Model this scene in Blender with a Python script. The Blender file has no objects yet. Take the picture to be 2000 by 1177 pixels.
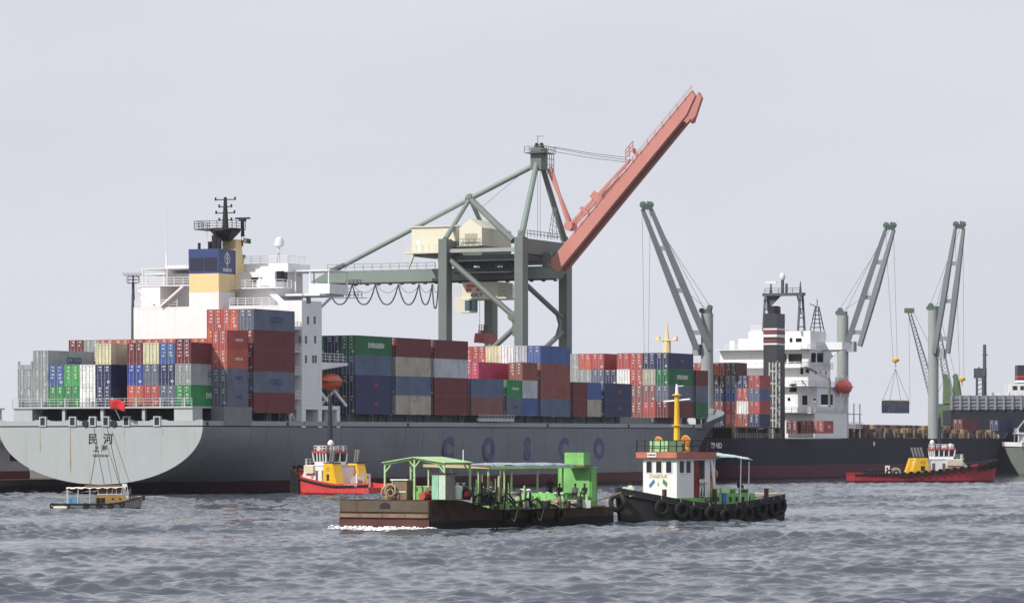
import bpy, math, random
import numpy as np
from mathutils import Vector, Matrix, Euler, noise
random.seed(7)
R = math.radians
sc = bpy.context.scene

# ------------------------------------------------------------ camera, sky, sun, exposure
F, YH, HC = 7000.0, 875.0, 6.3          # focal length in photo pixels, horizon row, eye height above the water
cam = bpy.data.cameras.new('camera'); cam.sensor_width = 36; cam.lens = F/2000*36
cam.shift_y = (YH-588.5)/2000; cam.clip_start = 1; cam.clip_end = 30000
camo = bpy.data.objects.new('camera', cam); sc.collection.objects.link(camo)
camo.location = (0, 0, HC); camo.rotation_euler = (R(90), 0, 0); sc.camera = camo
SUN_AZ = math.atan2(-.80, -.60); SUN_EL = R(40)      # direction towards the sun: left of and behind the camera
sdir = Vector((math.sin(SUN_AZ)*math.cos(SUN_EL), math.cos(SUN_AZ)*math.cos(SUN_EL), math.sin(SUN_EL)))
w = bpy.data.worlds.new('World'); sc.world = w; w.use_nodes = True
nt = w.node_tree; bg = nt.nodes['Background']
sky = nt.nodes.new('ShaderNodeTexSky'); sky.sky_type = 'NISHITA'; sky.sun_disc = False
sky.sun_elevation = SUN_EL; sky.sun_rotation = SUN_AZ; sky.dust_density = 4; sky.air_density = 1.0
mixw = nt.nodes.new('ShaderNodeMix'); mixw.data_type = 'RGBA'; mixw.inputs[0].default_value = .94
mixw.inputs[7].default_value = (7.35, 7.52, 8.3, 1)
nt.links.new(sky.outputs[0], mixw.inputs[6]); bg.inputs[1].default_value = .1
ctc = nt.nodes.new('ShaderNodeTexCoord'); cmp_ = nt.nodes.new('ShaderNodeMapping'); cmp_.inputs['Scale'].default_value = (5, 5, 16); cno = nt.nodes.new('ShaderNodeTexNoise'); cno.inputs['Scale'].default_value = 1.3; cno.inputs['Detail'].default_value = 5
cmr = nt.nodes.new('ShaderNodeMapRange'); cmr.inputs[1].default_value = .3; cmr.inputs[2].default_value = .7; cmr.inputs[3].default_value = .965; cmr.inputs[4].default_value = 1.03
cmu = nt.nodes.new('ShaderNodeVectorMath'); cmu.operation = 'SCALE'      # faint thin high cloud
nt.links.new(ctc.outputs['Generated'], cmp_.inputs[0]); nt.links.new(cmp_.outputs[0], cno.inputs['Vector']); nt.links.new(cno.outputs[0], cmr.inputs[0])
nt.links.new(mixw.outputs[2], cmu.inputs[0]); nt.links.new(cmr.outputs[0], cmu.inputs['Scale']); nt.links.new(cmu.outputs[0], bg.inputs[0])
sun = bpy.data.lights.new('sun', 'SUN'); sun.energy = 4.2; sun.angle = R(1.0); sun.color = (1, .955, .88)
suno = bpy.data.objects.new('sun', sun); sc.collection.objects.link(suno)
suno.rotation_euler = sdir.to_track_quat('Z', 'Y').to_euler(); suno.location = (-100, -100, 200)
sc.view_settings.view_transform = 'Standard'; sc.view_settings.look = 'None'
sc.view_settings.exposure = 0; sc.view_settings.gamma = 1; sc.view_settings.use_curve_mapping = False
sc.cycles.max_bounces = 6; sc.cycles.volume_bounces = 0; sc.cycles.volume_step_rate = 8

# ------------------------------------------------------------ helpers
def lin(c):
    g = .3*c[0]+.59*c[1]+.11*c[2]; c = [x+(g-x)*.14 for x in c[:3]]
    return tuple((x/255/12.92 if x <= 10 else ((x/255+.055)/1.055)**2.4) for x in c[:3]) + (1,)
MC = {}
def M(name, col, rough=.55, var=.14, scale=.5, rust=0., streak=0., rcol=(92, 56, 36), metal=0., bands=None, bump=0., spec=.5, plates=0.):
    """weathered paint: base colour with blotches, rust patches and vertical streaks; bands = [(z, colour)] paint lines on a hull"""
    if name in MC: return MC[name]
    m = bpy.data.materials.new(name); m.use_nodes = True; t = m.node_tree; N = t.nodes; L = t.links
    b = N['Principled BSDF']; b.inputs['Roughness'].default_value = rough; b.inputs['Metallic'].default_value = metal; b.inputs['Specular IOR Level'].default_value = spec
    tc = N.new('ShaderNodeTexCoord'); oi = N.new('ShaderNodeObjectInfo')
    ad = N.new('ShaderNodeVectorMath'); ad.operation = 'ADD'
    ml = N.new('ShaderNodeMath'); ml.operation = 'MULTIPLY'; ml.inputs[1].default_value = 97.
    L.new(oi.outputs['Random'], ml.inputs[0]); L.new(tc.outputs['Object'], ad.inputs[0]); L.new(ml.outputs[0], ad.inputs[1])
    def mix(f, a, c, mode='MIX'):
        n = N.new('ShaderNodeMix'); n.data_type = 'RGBA'; n.blend_type = mode
        for v, i in ((f, 0), (a, 6), (c, 7)):
            if hasattr(v, 'links'): L.new(v, n.inputs[i])
            else: n.inputs[i].default_value = v
        return n.outputs[2]
    def mapr(v, a, b_, c, d):
        n = N.new('ShaderNodeMapRange'); L.new(v, n.inputs[0])
        for i, x in enumerate((a, b_, c, d)): n.inputs[i+1].default_value = x
        return n.outputs[0]
    cur = lin(col)
    if bands:
        sp = N.new('ShaderNodeSeparateXYZ'); L.new(tc.outputs['Object'], sp.inputs[0])
        nz = N.new('ShaderNodeTexNoise'); nz.inputs['Scale'].default_value = .35; nz.inputs['Detail'].default_value = 5
        L.new(tc.outputs['Object'], nz.inputs['Vector'])
        wob = N.new('ShaderNodeMath'); wob.operation = 'MULTIPLY_ADD'; wob.inputs[1].default_value = .3
        L.new(nz.outputs[0], wob.inputs[0]); L.new(sp.outputs['Z'], wob.inputs[2])
        for z, c in bands:
            cur = mix(mapr(wob.outputs[0], z+.1, z+.2, 1, 0), cur, lin(c))
    n1 = N.new('ShaderNodeTexNoise'); n1.inputs['Scale'].default_value = scale; n1.inputs['Detail'].default_value = 7
    n1.inputs['Roughness'].default_value = .65
    L.new(ad.outputs[0], n1.inputs['Vector'])
    hs = N.new('ShaderNodeHueSaturation'); L.new(mapr(n1.outputs[0], .3, .7, 1-var, 1+var*.7), hs.inputs['Value'])
    if hasattr(cur, 'links'): L.new(cur, hs.inputs['Color'])
    else: hs.inputs['Color'].default_value = cur
    cur = hs.outputs[0]
    if streak:
        mp = N.new('ShaderNodeMapping'); mp.inputs['Scale'].default_value = (1.6, 1.6, .09); L.new(ad.outputs[0], mp.inputs[0])
        n2 = N.new('ShaderNodeTexNoise'); n2.inputs['Scale'].default_value = 1.; n2.inputs['Detail'].default_value = 4
        L.new(mp.outputs[0], n2.inputs['Vector'])
        cur = mix(mapr(n2.outputs[0], .56, .78, 0, streak), cur, lin(rcol))
    if rust:
        n3 = N.new('ShaderNodeTexNoise'); n3.inputs['Scale'].default_value = scale*2.3; n3.inputs['Detail'].default_value = 9
        n3.inputs['Roughness'].default_value = .72; L.new(ad.outputs[0], n3.inputs['Vector'])
        cur = mix(mapr(n3.outputs[0], .64-rust*.22, .74-rust*.12, 0, .9), cur, lin(rcol))
    if plates:                                     # plating seams and the slightly different tone of each plate
        sx = N.new('ShaderNodeSeparateXYZ'); cx = N.new('ShaderNodeCombineXYZ'); L.new(tc.outputs['Object'], sx.inputs[0])
        L.new(sx.outputs['X'], cx.inputs['X']); L.new(sx.outputs['Z'], cx.inputs['Y'])
        bk = N.new('ShaderNodeTexBrick'); bk.inputs['Scale'].default_value = 1; bk.inputs['Brick Width'].default_value = 9; bk.inputs['Row Height'].default_value = 2.1
        bk.inputs['Mortar Size'].default_value = .035; bk.inputs['Color1'].default_value = (1, 1, 1, 1); bk.inputs['Color2'].default_value = (1-plates,)*3+(1,); bk.inputs['Mortar'].default_value = (1-2.2*plates,)*3+(1,)
        L.new(cx.outputs[0], bk.inputs['Vector']); cur = mix(1., cur, bk.outputs['Color'], 'MULTIPLY')
    L.new(cur, b.inputs['Base Color'])
    if bump:
        bp = N.new('ShaderNodeBump'); bp.inputs['Strength'].default_value = bump; bp.inputs['Distance'].default_value = .05
        L.new(n1.outputs[0], bp.inputs['Height']); L.new(bp.outputs[0], b.inputs['Normal'])
    MC[name] = m
    return m

def glass(name='dark_glass', col=(20, 26, 32)):
    return M(name, col, rough=.08, var=.2)

class MB:
    """collects shapes and links them as one mesh object"""
    def __init__(s): s.v = []; s.f = []
    def add(s, vs, fs):
        o = len(s.v); s.v += [tuple(p) for p in vs]; s.f += [tuple(i+o for i in q) for q in fs]; return s
    def box(s, x0, x1, y0, y1, z0, z1):
        if x0 > x1: x0, x1 = x1, x0
        if y0 > y1: y0, y1 = y1, y0
        if z0 > z1: z0, z1 = z1, z0
        return s.add([(x0,y0,z0),(x1,y0,z0),(x1,y1,z0),(x0,y1,z0),(x0,y0,z1),(x1,y0,z1),(x1,y1,z1),(x0,y1,z1)],
                     [(3,2,1,0),(4,5,6,7),(0,1,5,4),(1,2,6,5),(2,3,7,6),(3,0,4,7)])
    def cbox(s, c, d): return s.box(c[0]-d[0]/2, c[0]+d[0]/2, c[1]-d[1]/2, c[1]+d[1]/2, c[2]-d[2]/2, c[2]+d[2]/2)
    def frame(s, p, q):
        p = Vector(p); q = Vector(q); d = (q-p).normalized()
        a = Vector((0, 0, 1)) if abs(d.z) < .95 else Vector((1, 0, 0))
        x = d.cross(a).normalized(); y = x.cross(d).normalized()
        return p, q, x, y
    def bar(s, p, q, w, h=None, w2=None, h2=None):
        h = h or w; w2 = w2 or w; h2 = h2 or h
        p, q, x, y = s.frame(p, q); vs = []
        for c, a, b in ((p, w, h), (q, w2, h2)):
            for i, j in ((-1,-1),(1,-1),(1,1),(-1,1)): vs.append(c+x*a/2*i+y*b/2*j)
        return s.add(vs, [(3,2,1,0),(4,5,6,7),(0,1,5,4),(1,2,6,5),(2,3,7,6),(3,0,4,7)])
    def tube(s, p, q, r, r2=None, n=8):
        r2 = r if r2 is None else r2
        p, q, x, y = s.frame(p, q); vs = []
        for c, a in ((p, r), (q, r2)):
            for i in range(n):
                t = 2*math.pi*i/n; vs.append(c+x*a*math.cos(t)+y*a*math.sin(t))
        fs = [(i, (i+1) % n, n+(i+1) % n, n+i) for i in range(n)] + [tuple(range(n))[::-1], tuple(range(n, 2*n))]
        return s.add(vs, fs)
    def path(s, pts, r, n=6):
        for a, b in zip(pts, pts[1:]): s.tube(a, b, r, n=n)
        return s
    def prism(s, poly, vec):
        vec = Vector(vec); n = len(poly); vs = [Vector(p) for p in poly]+[Vector(p)+vec for p in poly]
        return s.add(vs, [tuple(range(n))[::-1], tuple(range(n, 2*n))]+[(i, (i+1) % n, n+(i+1) % n, n+i) for i in range(n)])
    def lathe(s, prof, c=(0,0,0), n=12, axis='Z'):
        vs = []; m = len(prof)
        for r, z in prof:
            for i in range(n):
                t = 2*math.pi*i/n; p = (r*math.cos(t), r*math.sin(t), z)
                if axis == 'X': p = (p[2], p[0], p[1])
                if axis == 'Y': p = (p[0], p[2], p[1])
                vs.append((c[0]+p[0], c[1]+p[1], c[2]+p[2]))
        fs = [(k*n+i, k*n+(i+1) % n, (k+1)*n+(i+1) % n, (k+1)*n+i) for k in range(m-1) for i in range(n)]
        fs += [tuple(range(n))[::-1], tuple(range((m-1)*n, m*n))]
        return s.add(vs, fs)
    def torus(s, c, R_, r, ax=(0,1,0), n=14, m=7):
        ax = Vector(ax).normalized(); a = Vector((0,0,1)) if abs(ax.z) < .9 else Vector((1,0,0))
        x = ax.cross(a).normalized(); y = ax.cross(x); vs = []
        for i in range(n):
            t = 2*math.pi*i/n; d = x*math.cos(t)+y*math.sin(t)
            for j in range(m):
                u = 2*math.pi*j/m; vs.append(Vector(c)+d*(R_+r*math.cos(u))+ax*r*math.sin(u))
        return s.add(vs, [(i*m+j, ((i+1) % n)*m+j, ((i+1) % n)*m+(j+1) % m, i*m+(j+1) % m) for i in range(n) for j in range(m)])
    def loft(s, rings, closed=True, caps=True):
        n = len(rings[0]); vs = [p for r in rings for p in r]; k = n if closed else n-1
        fs = [(a*n+i, a*n+(i+1) % n, (a+1)*n+(i+1) % n, (a+1)*n+i) for a in range(len(rings)-1) for i in range(k)]
        if caps: fs += [tuple(range(n))[::-1], tuple(range((len(rings)-1)*n, len(rings)*n))]
        return s.add(vs, fs)
    def ball(s, c, r, n=10, sz=1.):
        return s.lathe([(max(.001, r*math.sin(math.pi*i/6)), -r*sz*math.cos(math.pi*i/6)) for i in range(7)], c, n)
    def rail(s, pts, h=1.05, step=1.6, r=.035, k=3):
        for a, b in zip(pts, pts[1:]):
            a = Vector(a); b = Vector(b); n = max(1, round((b-a).length/step))
            for i in range(n+1):
                p = a.lerp(b, i/n); s.bar(p, p+Vector((0,0,h)), r*2)
            for j in range(k):
                z = Vector((0,0,h*(j+1)/k)); s.bar(a+z, b+z, r*2)
        return s
    def mesh(s, name, mat, smooth=False):
        me = bpy.data.meshes.new(name); me.from_pydata(s.v, [], s.f); me.update()
        for m_ in (mat if isinstance(mat, (list, tuple)) else [mat]):
            if m_: me.materials.append(m_)
        if smooth:
            me.polygons.foreach_set('use_smooth', [True]*len(me.polygons)); me.set_sharp_from_angle(angle=R(38))
        return me
    def build(s, name, mat, parent=None, smooth=False):
        return link(name, s.mesh(name, mat, smooth), parent)

def link(name, data, parent=None, loc=None, rot=None):
    o = bpy.data.objects.new(name, data); sc.collection.objects.link(o)
    if parent: o.parent = parent
    if loc is not None: o.location = loc
    if rot is not None: o.rotation_euler = rot
    return o
LABELS = set()
def tag(o, label=None, cat=None, group=None, kind=None):
    if label:
        o['label'] = label; LABELS.add(label)
    if cat: o['category'] = cat
    if group: o['group'] = group
    if kind: o['kind'] = kind
    return o
def thing(name, label, cat, loc, rot=(0,0,0), group=None):
    return tag(link(name, None, None, loc, rot), label, cat, group)
def copy_tree(o, parent=None):
    c = o.copy(); sc.collection.objects.link(c)
    if parent: c.parent = parent
    for ch in o.children: copy_tree(ch, c)
    return c
TX = {}
def text(s, size, mat, parent, loc, rot, bold=.012, name='lettering', sx=1.):
    key = (s, size, bold, mat.name)
    if key not in TX:
        cu = bpy.data.curves.new('lettering', 'FONT'); cu.body = s; cu.size = size; cu.align_x = 'CENTER'; cu.align_y = 'CENTER'
        cu.offset = bold*size; cu.extrude = .006; cu.resolution_u = 3
        o = bpy.data.objects.new('lettering', cu); sc.collection.objects.link(o)
        bpy.context.view_layer.update()
        me = bpy.data.meshes.new_from_object(o.evaluated_get(bpy.context.evaluated_depsgraph_get()))
        bpy.data.objects.remove(o); me.materials.clear(); me.materials.append(mat); TX[key] = me
    o = link(name, TX[key], parent, loc, rot); o.scale = (sx, 1, 1)
    return o
STB = (R(90), 0, 0)                 # text on a starboard side
AFT = (R(90), 0, R(-90))            # text on an aft face

def PW(px, py, Y): return Vector(((px-1000)/F*Y, Y, HC+(YH-py)/F*Y))
def YW(py): return HC*F/(py-YH)     # distance of a point of the water surface
class Fr:
    """a vessel's frame: u forward, v to starboard, z up; trim = bow-up slope"""
    def __init__(s, ox, oy, deg, trim=0.):
        s.ox, s.oy = ox, oy; t = R(deg); s.S, s.C, s.tr = math.sin(t), math.cos(t), trim
        s.rot = (0, -trim, R(90-deg)); s.loc = (ox, oy, 0)
        s.mat = Matrix.Translation(s.loc) @ Euler(s.rot).to_matrix().to_4x4(); s.inv = s.mat.inverted()
    def U(s, px, v):
        k = (px-1000)/F; return (k*(s.oy-v*s.S)-s.ox-v*s.C)/(s.S-k*s.C)
    def V(s, px, u):
        k = (px-1000)/F; return (k*(s.oy+u*s.C)-s.ox-u*s.S)/(s.C+k*s.S)
    def Y(s, u, v): return s.oy+u*s.C-v*s.S
    def Z(s, py, u, v): return HC+(YH-py)/F*s.Y(u, v)-s.tr*u
    def at(s, px, py, u=None, v=None):        # photo pixel on the plane u = const or v = const, in local coordinates
        if u is None: u = s.U(px, v)
        else: v = s.V(px, u)
        return Vector((u, -v, s.Z(py, u, v)))
    def W(s, u, v, z): return s.mat @ Vector((u, -v, z))
    def L(s, p): return s.inv @ Vector(p)

# ------------------------------------------------------------ the water
WAVE, PEAK = .046, 1.2
def make_water():
    ys = [-400., -100., 0., 60.]; y = 95.; 
    while y < 640: ys.append(y); y += .13+.0012*(y-90)
    ys += [700, 850, 1100, 1700, 3000, 6000, 14000]
    ts = np.concatenate([[-60, -12, -4, -2, -1.3], np.linspace(-1, 1, 701), [1.3, 2, 4, 12, 60]])
    ys = np.array(ys); Yg, Tg = np.meshgrid(ys, ts, indexing='ij'); half = 8+.168*np.clip(Yg, 60, 900); Xg = Tg*half
    rng = np.random.RandomState(3); Zg = np.zeros_like(Xg); DX = np.zeros_like(Xg); DY = np.zeros_like(Xg)
    sp = np.maximum(half/350, .12+.0006*np.clip(Yg-90, 0, 1e4)); ok = (np.abs(Tg) <= 1) & (Yg >= 95) & (Yg < 640)
    H = np.zeros_like(Xg); var = 0.
    for i in range(110):                              # wind chop: many short wave trains, then peaked crests over flat troughs
        lam = .7*(5.2/.7)**((i+.5)/110); k = 2*math.pi/lam; a = lam**.6*(.5+rng.rand())
        th = rng.normal(0, .55)+.3; ph_ = k*(Xg*math.sin(th)+Yg*math.cos(th))+rng.rand()*6.28
        fd = np.clip((lam/sp-2)/2, 0, 1)*ok
        H += fd*a*np.cos(ph_); var += a*a/2; DX -= fd*a*math.sin(th)*np.sin(ph_); DY -= fd*a*math.cos(th)*np.sin(ph_)
    H = 1.8*np.tanh(H/math.sqrt(var)/1.8); DX *= .05/math.sqrt(var); DY *= .05/math.sqrt(var)
    for i in range(40):                               # ripples
        lam = .4*(1.1/.4)**((i+.5)/40); k = 2*math.pi/lam; th = rng.normal(0, .9)+.3
        Zg += np.clip((lam/sp-2)/2, 0, 1)*ok*.0024*lam*(.5+rng.rand())*np.cos(k*(Xg*math.sin(th)+Yg*math.cos(th))+rng.rand()*6.28)
    g = np.ones_like(Xg)                              # gusts: patches of rougher and calmer water
    for i in range(7):
        th = rng.rand()*6.28; l = 18+40*rng.rand(); g += .2*np.cos(2*math.pi/l*(Xg*math.sin(th)+Yg*math.cos(th)*.7)+rng.rand()*6.28)
    g = np.clip(g, .5, 1.75)
    Zg = Zg*g+WAVE*g*(np.exp(PEAK*H)-math.exp(PEAK**2/2))*ok
    swl = .05*np.cos(2*math.pi/17*(Xg*.3+Yg*.95))+.04*np.cos(2*math.pi/11*(Xg*-.2+Yg*.97)+1); Zg += swl*ok
    co = np.stack([Xg+DX*g, Yg+DY*g, Zg], -1).reshape(-1, 3)
    ny, nx = Xg.shape; idx = np.arange(ny*nx).reshape(ny, nx)
    fc = np.stack([idx[:-1,:-1], idx[:-1,1:], idx[1:,1:], idx[1:,:-1]], -1).reshape(-1, 4)
    me = bpy.data.meshes.new('water'); me.vertices.add(len(co)); me.vertices.foreach_set('co', co.ravel())
    me.loops.add(fc.size); me.loops.foreach_set('vertex_index', fc.ravel().astype(np.int32))
    me.polygons.add(len(fc)); me.polygons.foreach_set('loop_start', np.arange(0, fc.size, 4, dtype=np.int32))
    me.polygons.foreach_set('use_smooth', np.ones(len(fc), bool)); me.update(calc_edges=True)
    m = bpy.data.materials.new('sea_water'); m.use_nodes = True; t = m.node_tree; N = t.nodes; L = t.links
    b = N['Principled BSDF']; b.inputs['Base Color'].default_value = (.062, .073, .092, 1); b.inputs['Roughness'].default_value = .06
    b.inputs['IOR'].default_value = 1.33
    tc = N.new('ShaderNodeTexCoord'); hs = []
    for s_, d in ((2.6, 4), (.7, 3)):
        n = N.new('ShaderNodeTexNoise'); n.inputs['Scale'].default_value = s_; n.inputs['Detail'].default_value = d
        mp = N.new('ShaderNodeMapping'); mp.inputs['Scale'].default_value = (.7, 1.4, 1); mp.inputs['Rotation'].default_value = (0, 0, .3)
        L.new(tc.outputs['Object'], mp.inputs[0]); L.new(mp.outputs[0], n.inputs['Vector']); hs.append(n.outputs[0])
    ad = N.new('ShaderNodeMath'); ad.operation = 'MULTIPLY_ADD'; ad.inputs[1].default_value = 2.2
    L.new(hs[1], ad.inputs[0]); L.new(hs[0], ad.inputs[2])
    bp = N.new('ShaderNodeBump'); bp.inputs['Strength'].default_value = .35; bp.inputs['Distance'].default_value = .06
    L.new(ad.outputs[0], bp.inputs['Height']); L.new(bp.outputs[0], b.inputs['Normal'])
    me.materials.append(m)
    tag(link('water', me), kind='structure')
make_water()
# ------------------------------------------------------------ paints
WHITE = M('white_paint', (226, 228, 230), .45, .05, .3, streak=.12, rcol=(150, 130, 105))
HOUSEW = M('house_white', (222, 223, 224), .5, .06, .3, streak=.22, rcol=(170, 150, 120))
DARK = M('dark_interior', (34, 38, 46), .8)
BLACK = M('black_paint', (26, 26, 30), .6, .2, .8)
STEELG = M('deck_grey', (112, 118, 124), .6, .15, .6, rust=.15)
LGREY = M('light_grey_paint', (172, 178, 180), .5, .08, .4, streak=.2, rcol=(128, 116, 84))
GLASS = glass()
ROPE = M('rope', (168, 150, 116), .9, .2, 3)
WIRE = M('wire', (70, 72, 80), .6)
RUBBER = M('rubber', (22, 21, 23), .85, .25, 2)
YELLOW = M('yellow_paint', (226, 176, 20), .5, .1, .8, rust=.1)
ORANGE = M('lifeboat_orange', (214, 88, 44), .45, .1, .5)
REDP = M('red_paint', (196, 40, 44), .5, .1, .6, rust=.05)
TXW = M('white_lettering', (225, 226, 228), .6, .05)
TXB = M('blue_lettering', (42, 56, 128), .6, .05)
TXK = M('black_lettering', (18, 18, 20), .6, .05)
TXR = M('red_lettering', (196, 74, 70), .6, .05)
TXH = M('hull_lettering', (76, 82, 124), .7, .2, .4)
TXG = M('faded_lettering', (140, 128, 160), .6, .05)

# ------------------------------------------------------------ shipping containers
COL = dict(maroon=(116, 44, 52), red=(182, 74, 70), orange=(196, 88, 68), brick=(146, 74, 66), dusty=(134, 84, 84), navy=(46, 56, 98),
           blue=(64, 98, 164), royal=(54, 74, 168), slate=(96, 106, 128), slateblue=(86, 104, 138), grey=(152, 157, 160), pale=(184, 190, 198), green=(44, 140, 72),
           lime=(64, 172, 84), darkgreen=(22, 108, 64), cream=(212, 206, 164), beige=(174, 168, 152), white=(234, 236, 236), pink=(206, 62, 100),
           brown=(88, 54, 54), black=(30, 30, 34))
CNAME = dict(orange='orange-red', brick='brick red', dusty='dusty pink', royal='royal blue', slate='slate grey', slateblue='blue-grey',
             pale='pale grey', lime='bright green', darkgreen='dark green')
CW = 2.438
def cmesh(Lc, Hc):
    b = MB(); p = .13; w = CW/2
    for x in (p/2, Lc-p/2):
        for s in (-1, 1): b.box(x-p/2, x+p/2, s*w, s*(w-p), .0, Hc)
    for s in (-1, 1):
        for z0, z1 in ((0, .15), (Hc-.11, Hc)): b.box(p, Lc-p, s*w, s*(w-.06), z0, z1)
    for x in (0, Lc-.12):
        b.box(x, x+.12, -w+p, w-p, 0, .15); b.box(x, x+.12, -w+p, w-p, Hc-.12, Hc)
    n = int((Lc-2*p)/.36); dx = (Lc-2*p)/n
    for s in (-1, 1):                              # corrugated side panels
        pts = []
        for i in range(n):
            x = p+i*dx; pts += [(x, w-.05), (x+dx*.22, w-.012), (x+dx*.5, w-.012), (x+dx*.72, w-.05)]
        pts.append((Lc-p, w-.05))
        vs = [(x, s*y, z) for x, y in pts for z in (.12, Hc-.1)]
        b.add(vs, [(2*i, 2*i+2, 2*i+3, 2*i+1)[::-s] for i in range(len(pts)-1)])
    b.add([(p, -w+.05, Hc-.03), (Lc-p, -w+.05, Hc-.03), (Lc-p, w-.05, Hc-.03), (p, w-.05, Hc-.03)], [(0,1,2,3)])
    b.add([(Lc-.06, -w+p, .1), (Lc-.06, w-p, .1), (Lc-.06, w-p, Hc-.1), (Lc-.06, -w+p, Hc-.1)], [(0,1,2,3)])
    b.add([(.1, -w+p, .1), (Lc-.1, -w+p, .1), (Lc-.1, w-p, .1), (.1, w-p, .1)], [(3,2,1,0)])
    return b
def dmesh(Hc, s):                                  # one door leaf with pressed panels
    b = MB(); w = CW/2-.13; y0, y1 = s*.012, s*w
    b.box(.05, .09, y0, y1, .16, Hc-.13)
    for k in range(5):
        za = .22+k*(Hc-.42)/5; zb = za+(Hc-.42)/5-.1
        b.box(.028, .05, y0+s*.07, y1-s*.07, za, zb)
    return b
def lmesh(Hc, s):                                  # the two locking rods of a leaf with keepers and handle
    b = MB(); w = CW/2-.13
    for y in (.24*w, .76*w):
        b.tube((.0, s*y, .05), (.0, s*y, Hc-.05), .036, n=5)
        for z in (.06, .3, Hc*.5, Hc-.35, Hc-.1): b.cbox((.0, s*y, z), (.07, .14, .07))
        b.box(-.03, .0, s*y, s*(y+.2), 1.05, 1.1)
    return b
def kmesh(Hc, k):                                  # small stencilled markings and plates on the doors
    b = MB(); rnd = random.Random(k); w = CW/2-.13
    for s in (-1, 1):
        for i in range(2 if k % 3 else 4):
            z = Hc*(.9-.17*i)+rnd.uniform(-.05, .05); a = s*w*rnd.uniform(.32, .42); l = rnd.uniform(.2, .45)
            b.box(.018, .027, a, a+l*(.9 if s > 0 else -.9), z-.1, z+.07)
            if rnd.random() < .35: b.box(.018, .027, a, a+l*.6*s, z-.24, z-.17)
    if k % 2: b.box(.018, .027, -w*.9, -w*.55, .35, .7)
    return b
CM = {}
KEEP = M('locking_rods', (158, 158, 160), .5, .1, 2)
MARK = [M('white_marking', (192, 192, 188), .6, .1), M('yellow_marking', (214, 180, 70), .6, .1)]
def shared(key, fn):
    if key not in CM: CM[key] = fn()
    return CM[key]
ORD = ['bottom', 'second', 'third', 'fourth', 'fifth', 'sixth']
NTH = ['first', 'second', 'third', 'fourth', 'fifth', 'sixth', 'seventh', 'eighth', 'ninth', 'tenth', 'eleventh', 'twelfth', 'thirteenth']
SIDE = {  # lettering on the long side
    'slate': [('COSCO', TXB, 1.15)], 'grey': [('COSCO', TXB, 1.15)], 'darkgreen': [('EVERGREEN', TXW, 1.0)], 'green': [('EVERGREEN', TXW, 1.0)],
    'navy': [('DSR', TXR, .7)], 'pink': [('K Line', TXW, 1.3)], 'cream': [('OOCL', TXR, 1.2)]}
def container(fr, col, Lc, Hc, u, v, z, label, side=None, doors=True, rot=None, group='shipping containers'):
    m = M('container_'+col, COL[col], .55, .26, .35, rust=.2, streak=.4, rcol=(88, 62, 54), spec=.35)
    o = link('shipping_container', shared((Lc, Hc, col), lambda: cmesh(Lc, Hc).mesh('container', m)), None, fr.W(u, v, z), rot or fr.rot)
    tag(o, label, 'container', group)
    if doors:
        for s in (1, -1):
            d = link('door', shared(('d', Hc, col, s), lambda: dmesh(Hc, s).mesh('door', m)), o)
            link('locking_rods', shared(('l', Hc, s), lambda: lmesh(Hc, s).mesh('locking_rods', KEEP)), d)
        k = random.randint(0, 19)
        link('markings', shared(('k', Hc, k), lambda: kmesh(Hc, k).mesh('markings', MARK[k == 5])), o)['kind'] = 'stuff'
    else:
        b = shared(('c', Hc, col), lambda: MB().box(.05, .09, -1.09, 1.09, .14, Hc-.12).mesh('end_panel', m)); link('end_panel', b, o)
    if side:
        s_, tm, sz = side
        text(s_, sz, tm, o, (Lc*.56, -CW/2-.004, Hc*.5), STB, .02)
    return o
def stack(fr, cols, Lc, u, v, z0, ncol, where, sides=None, group='shipping containers', vis=None):
    """cols: bottom-up list of 'colour' or 'colour:s' (s = standard height); ncol = column number counted from starboard"""
    z = z0
    for i, c in enumerate(cols):
        Hc = 2.591 if c.endswith(':s') else 2.87; c = c.split(':')[0]
        sd = None
        if sides: sd = sides[i] if i < len(sides) else None
        if sd == 1: sd = SIDE[c][0]
        lab = '%s container, %s tier, %s' % (CNAME.get(c, c), ORD[i], (('starboard column of ' if ncol == 1 else NTH[ncol-1]+' column from starboard in ')+where))
        container(fr, c, Lc, Hc, u, v, z, lab, sd, group=group)
        z += Hc+.012

# ------------------------------------------------------------ the grey container ship
A = Fr(-56.3, 489.4, 24.3, .0035)
def cl(x, a, b): return max(0., min(1., (x-a)/(b-a)))
def a_top(u): return 9.2+.8*cl(u, 183, 186)+1.2*cl(u, 185, 196)+2.2*cl(u, 196, 227)
def a_keel(u):
    if u < 40: return float(np.interp(u, [0, 6, 12, 20, 40], [1.35, .7, -.6, -3, -7]))
    return -7 if u < 213 else -7+(a_top(u)+6.4)*cl(u, 213, 227)**1.25
def a_half(u, z):
    zt, zk = a_top(u), a_keel(u)
    if u < 120:
        n = float(np.interp(u, [0, 20, 60, 95, 119], [2, 2, 2.15, 3.2, 6])); t = cl(z, zk, zt)
        return 16.1*max(0, 1-(1-t)**n)**.5
    f = cl(u, 176, 227); bd = 16.1*max(0, 1-f**2.4)**.8; g = cl(u, 158, 216); bw = 16.1*max(0, 1-g**1.5)
    t = cl(z, -1, zt); b = bw+(bd-bw)*t**1.6
    k = cl(z, zk, zk+6); return b*(1-(1-k)**5)
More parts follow.
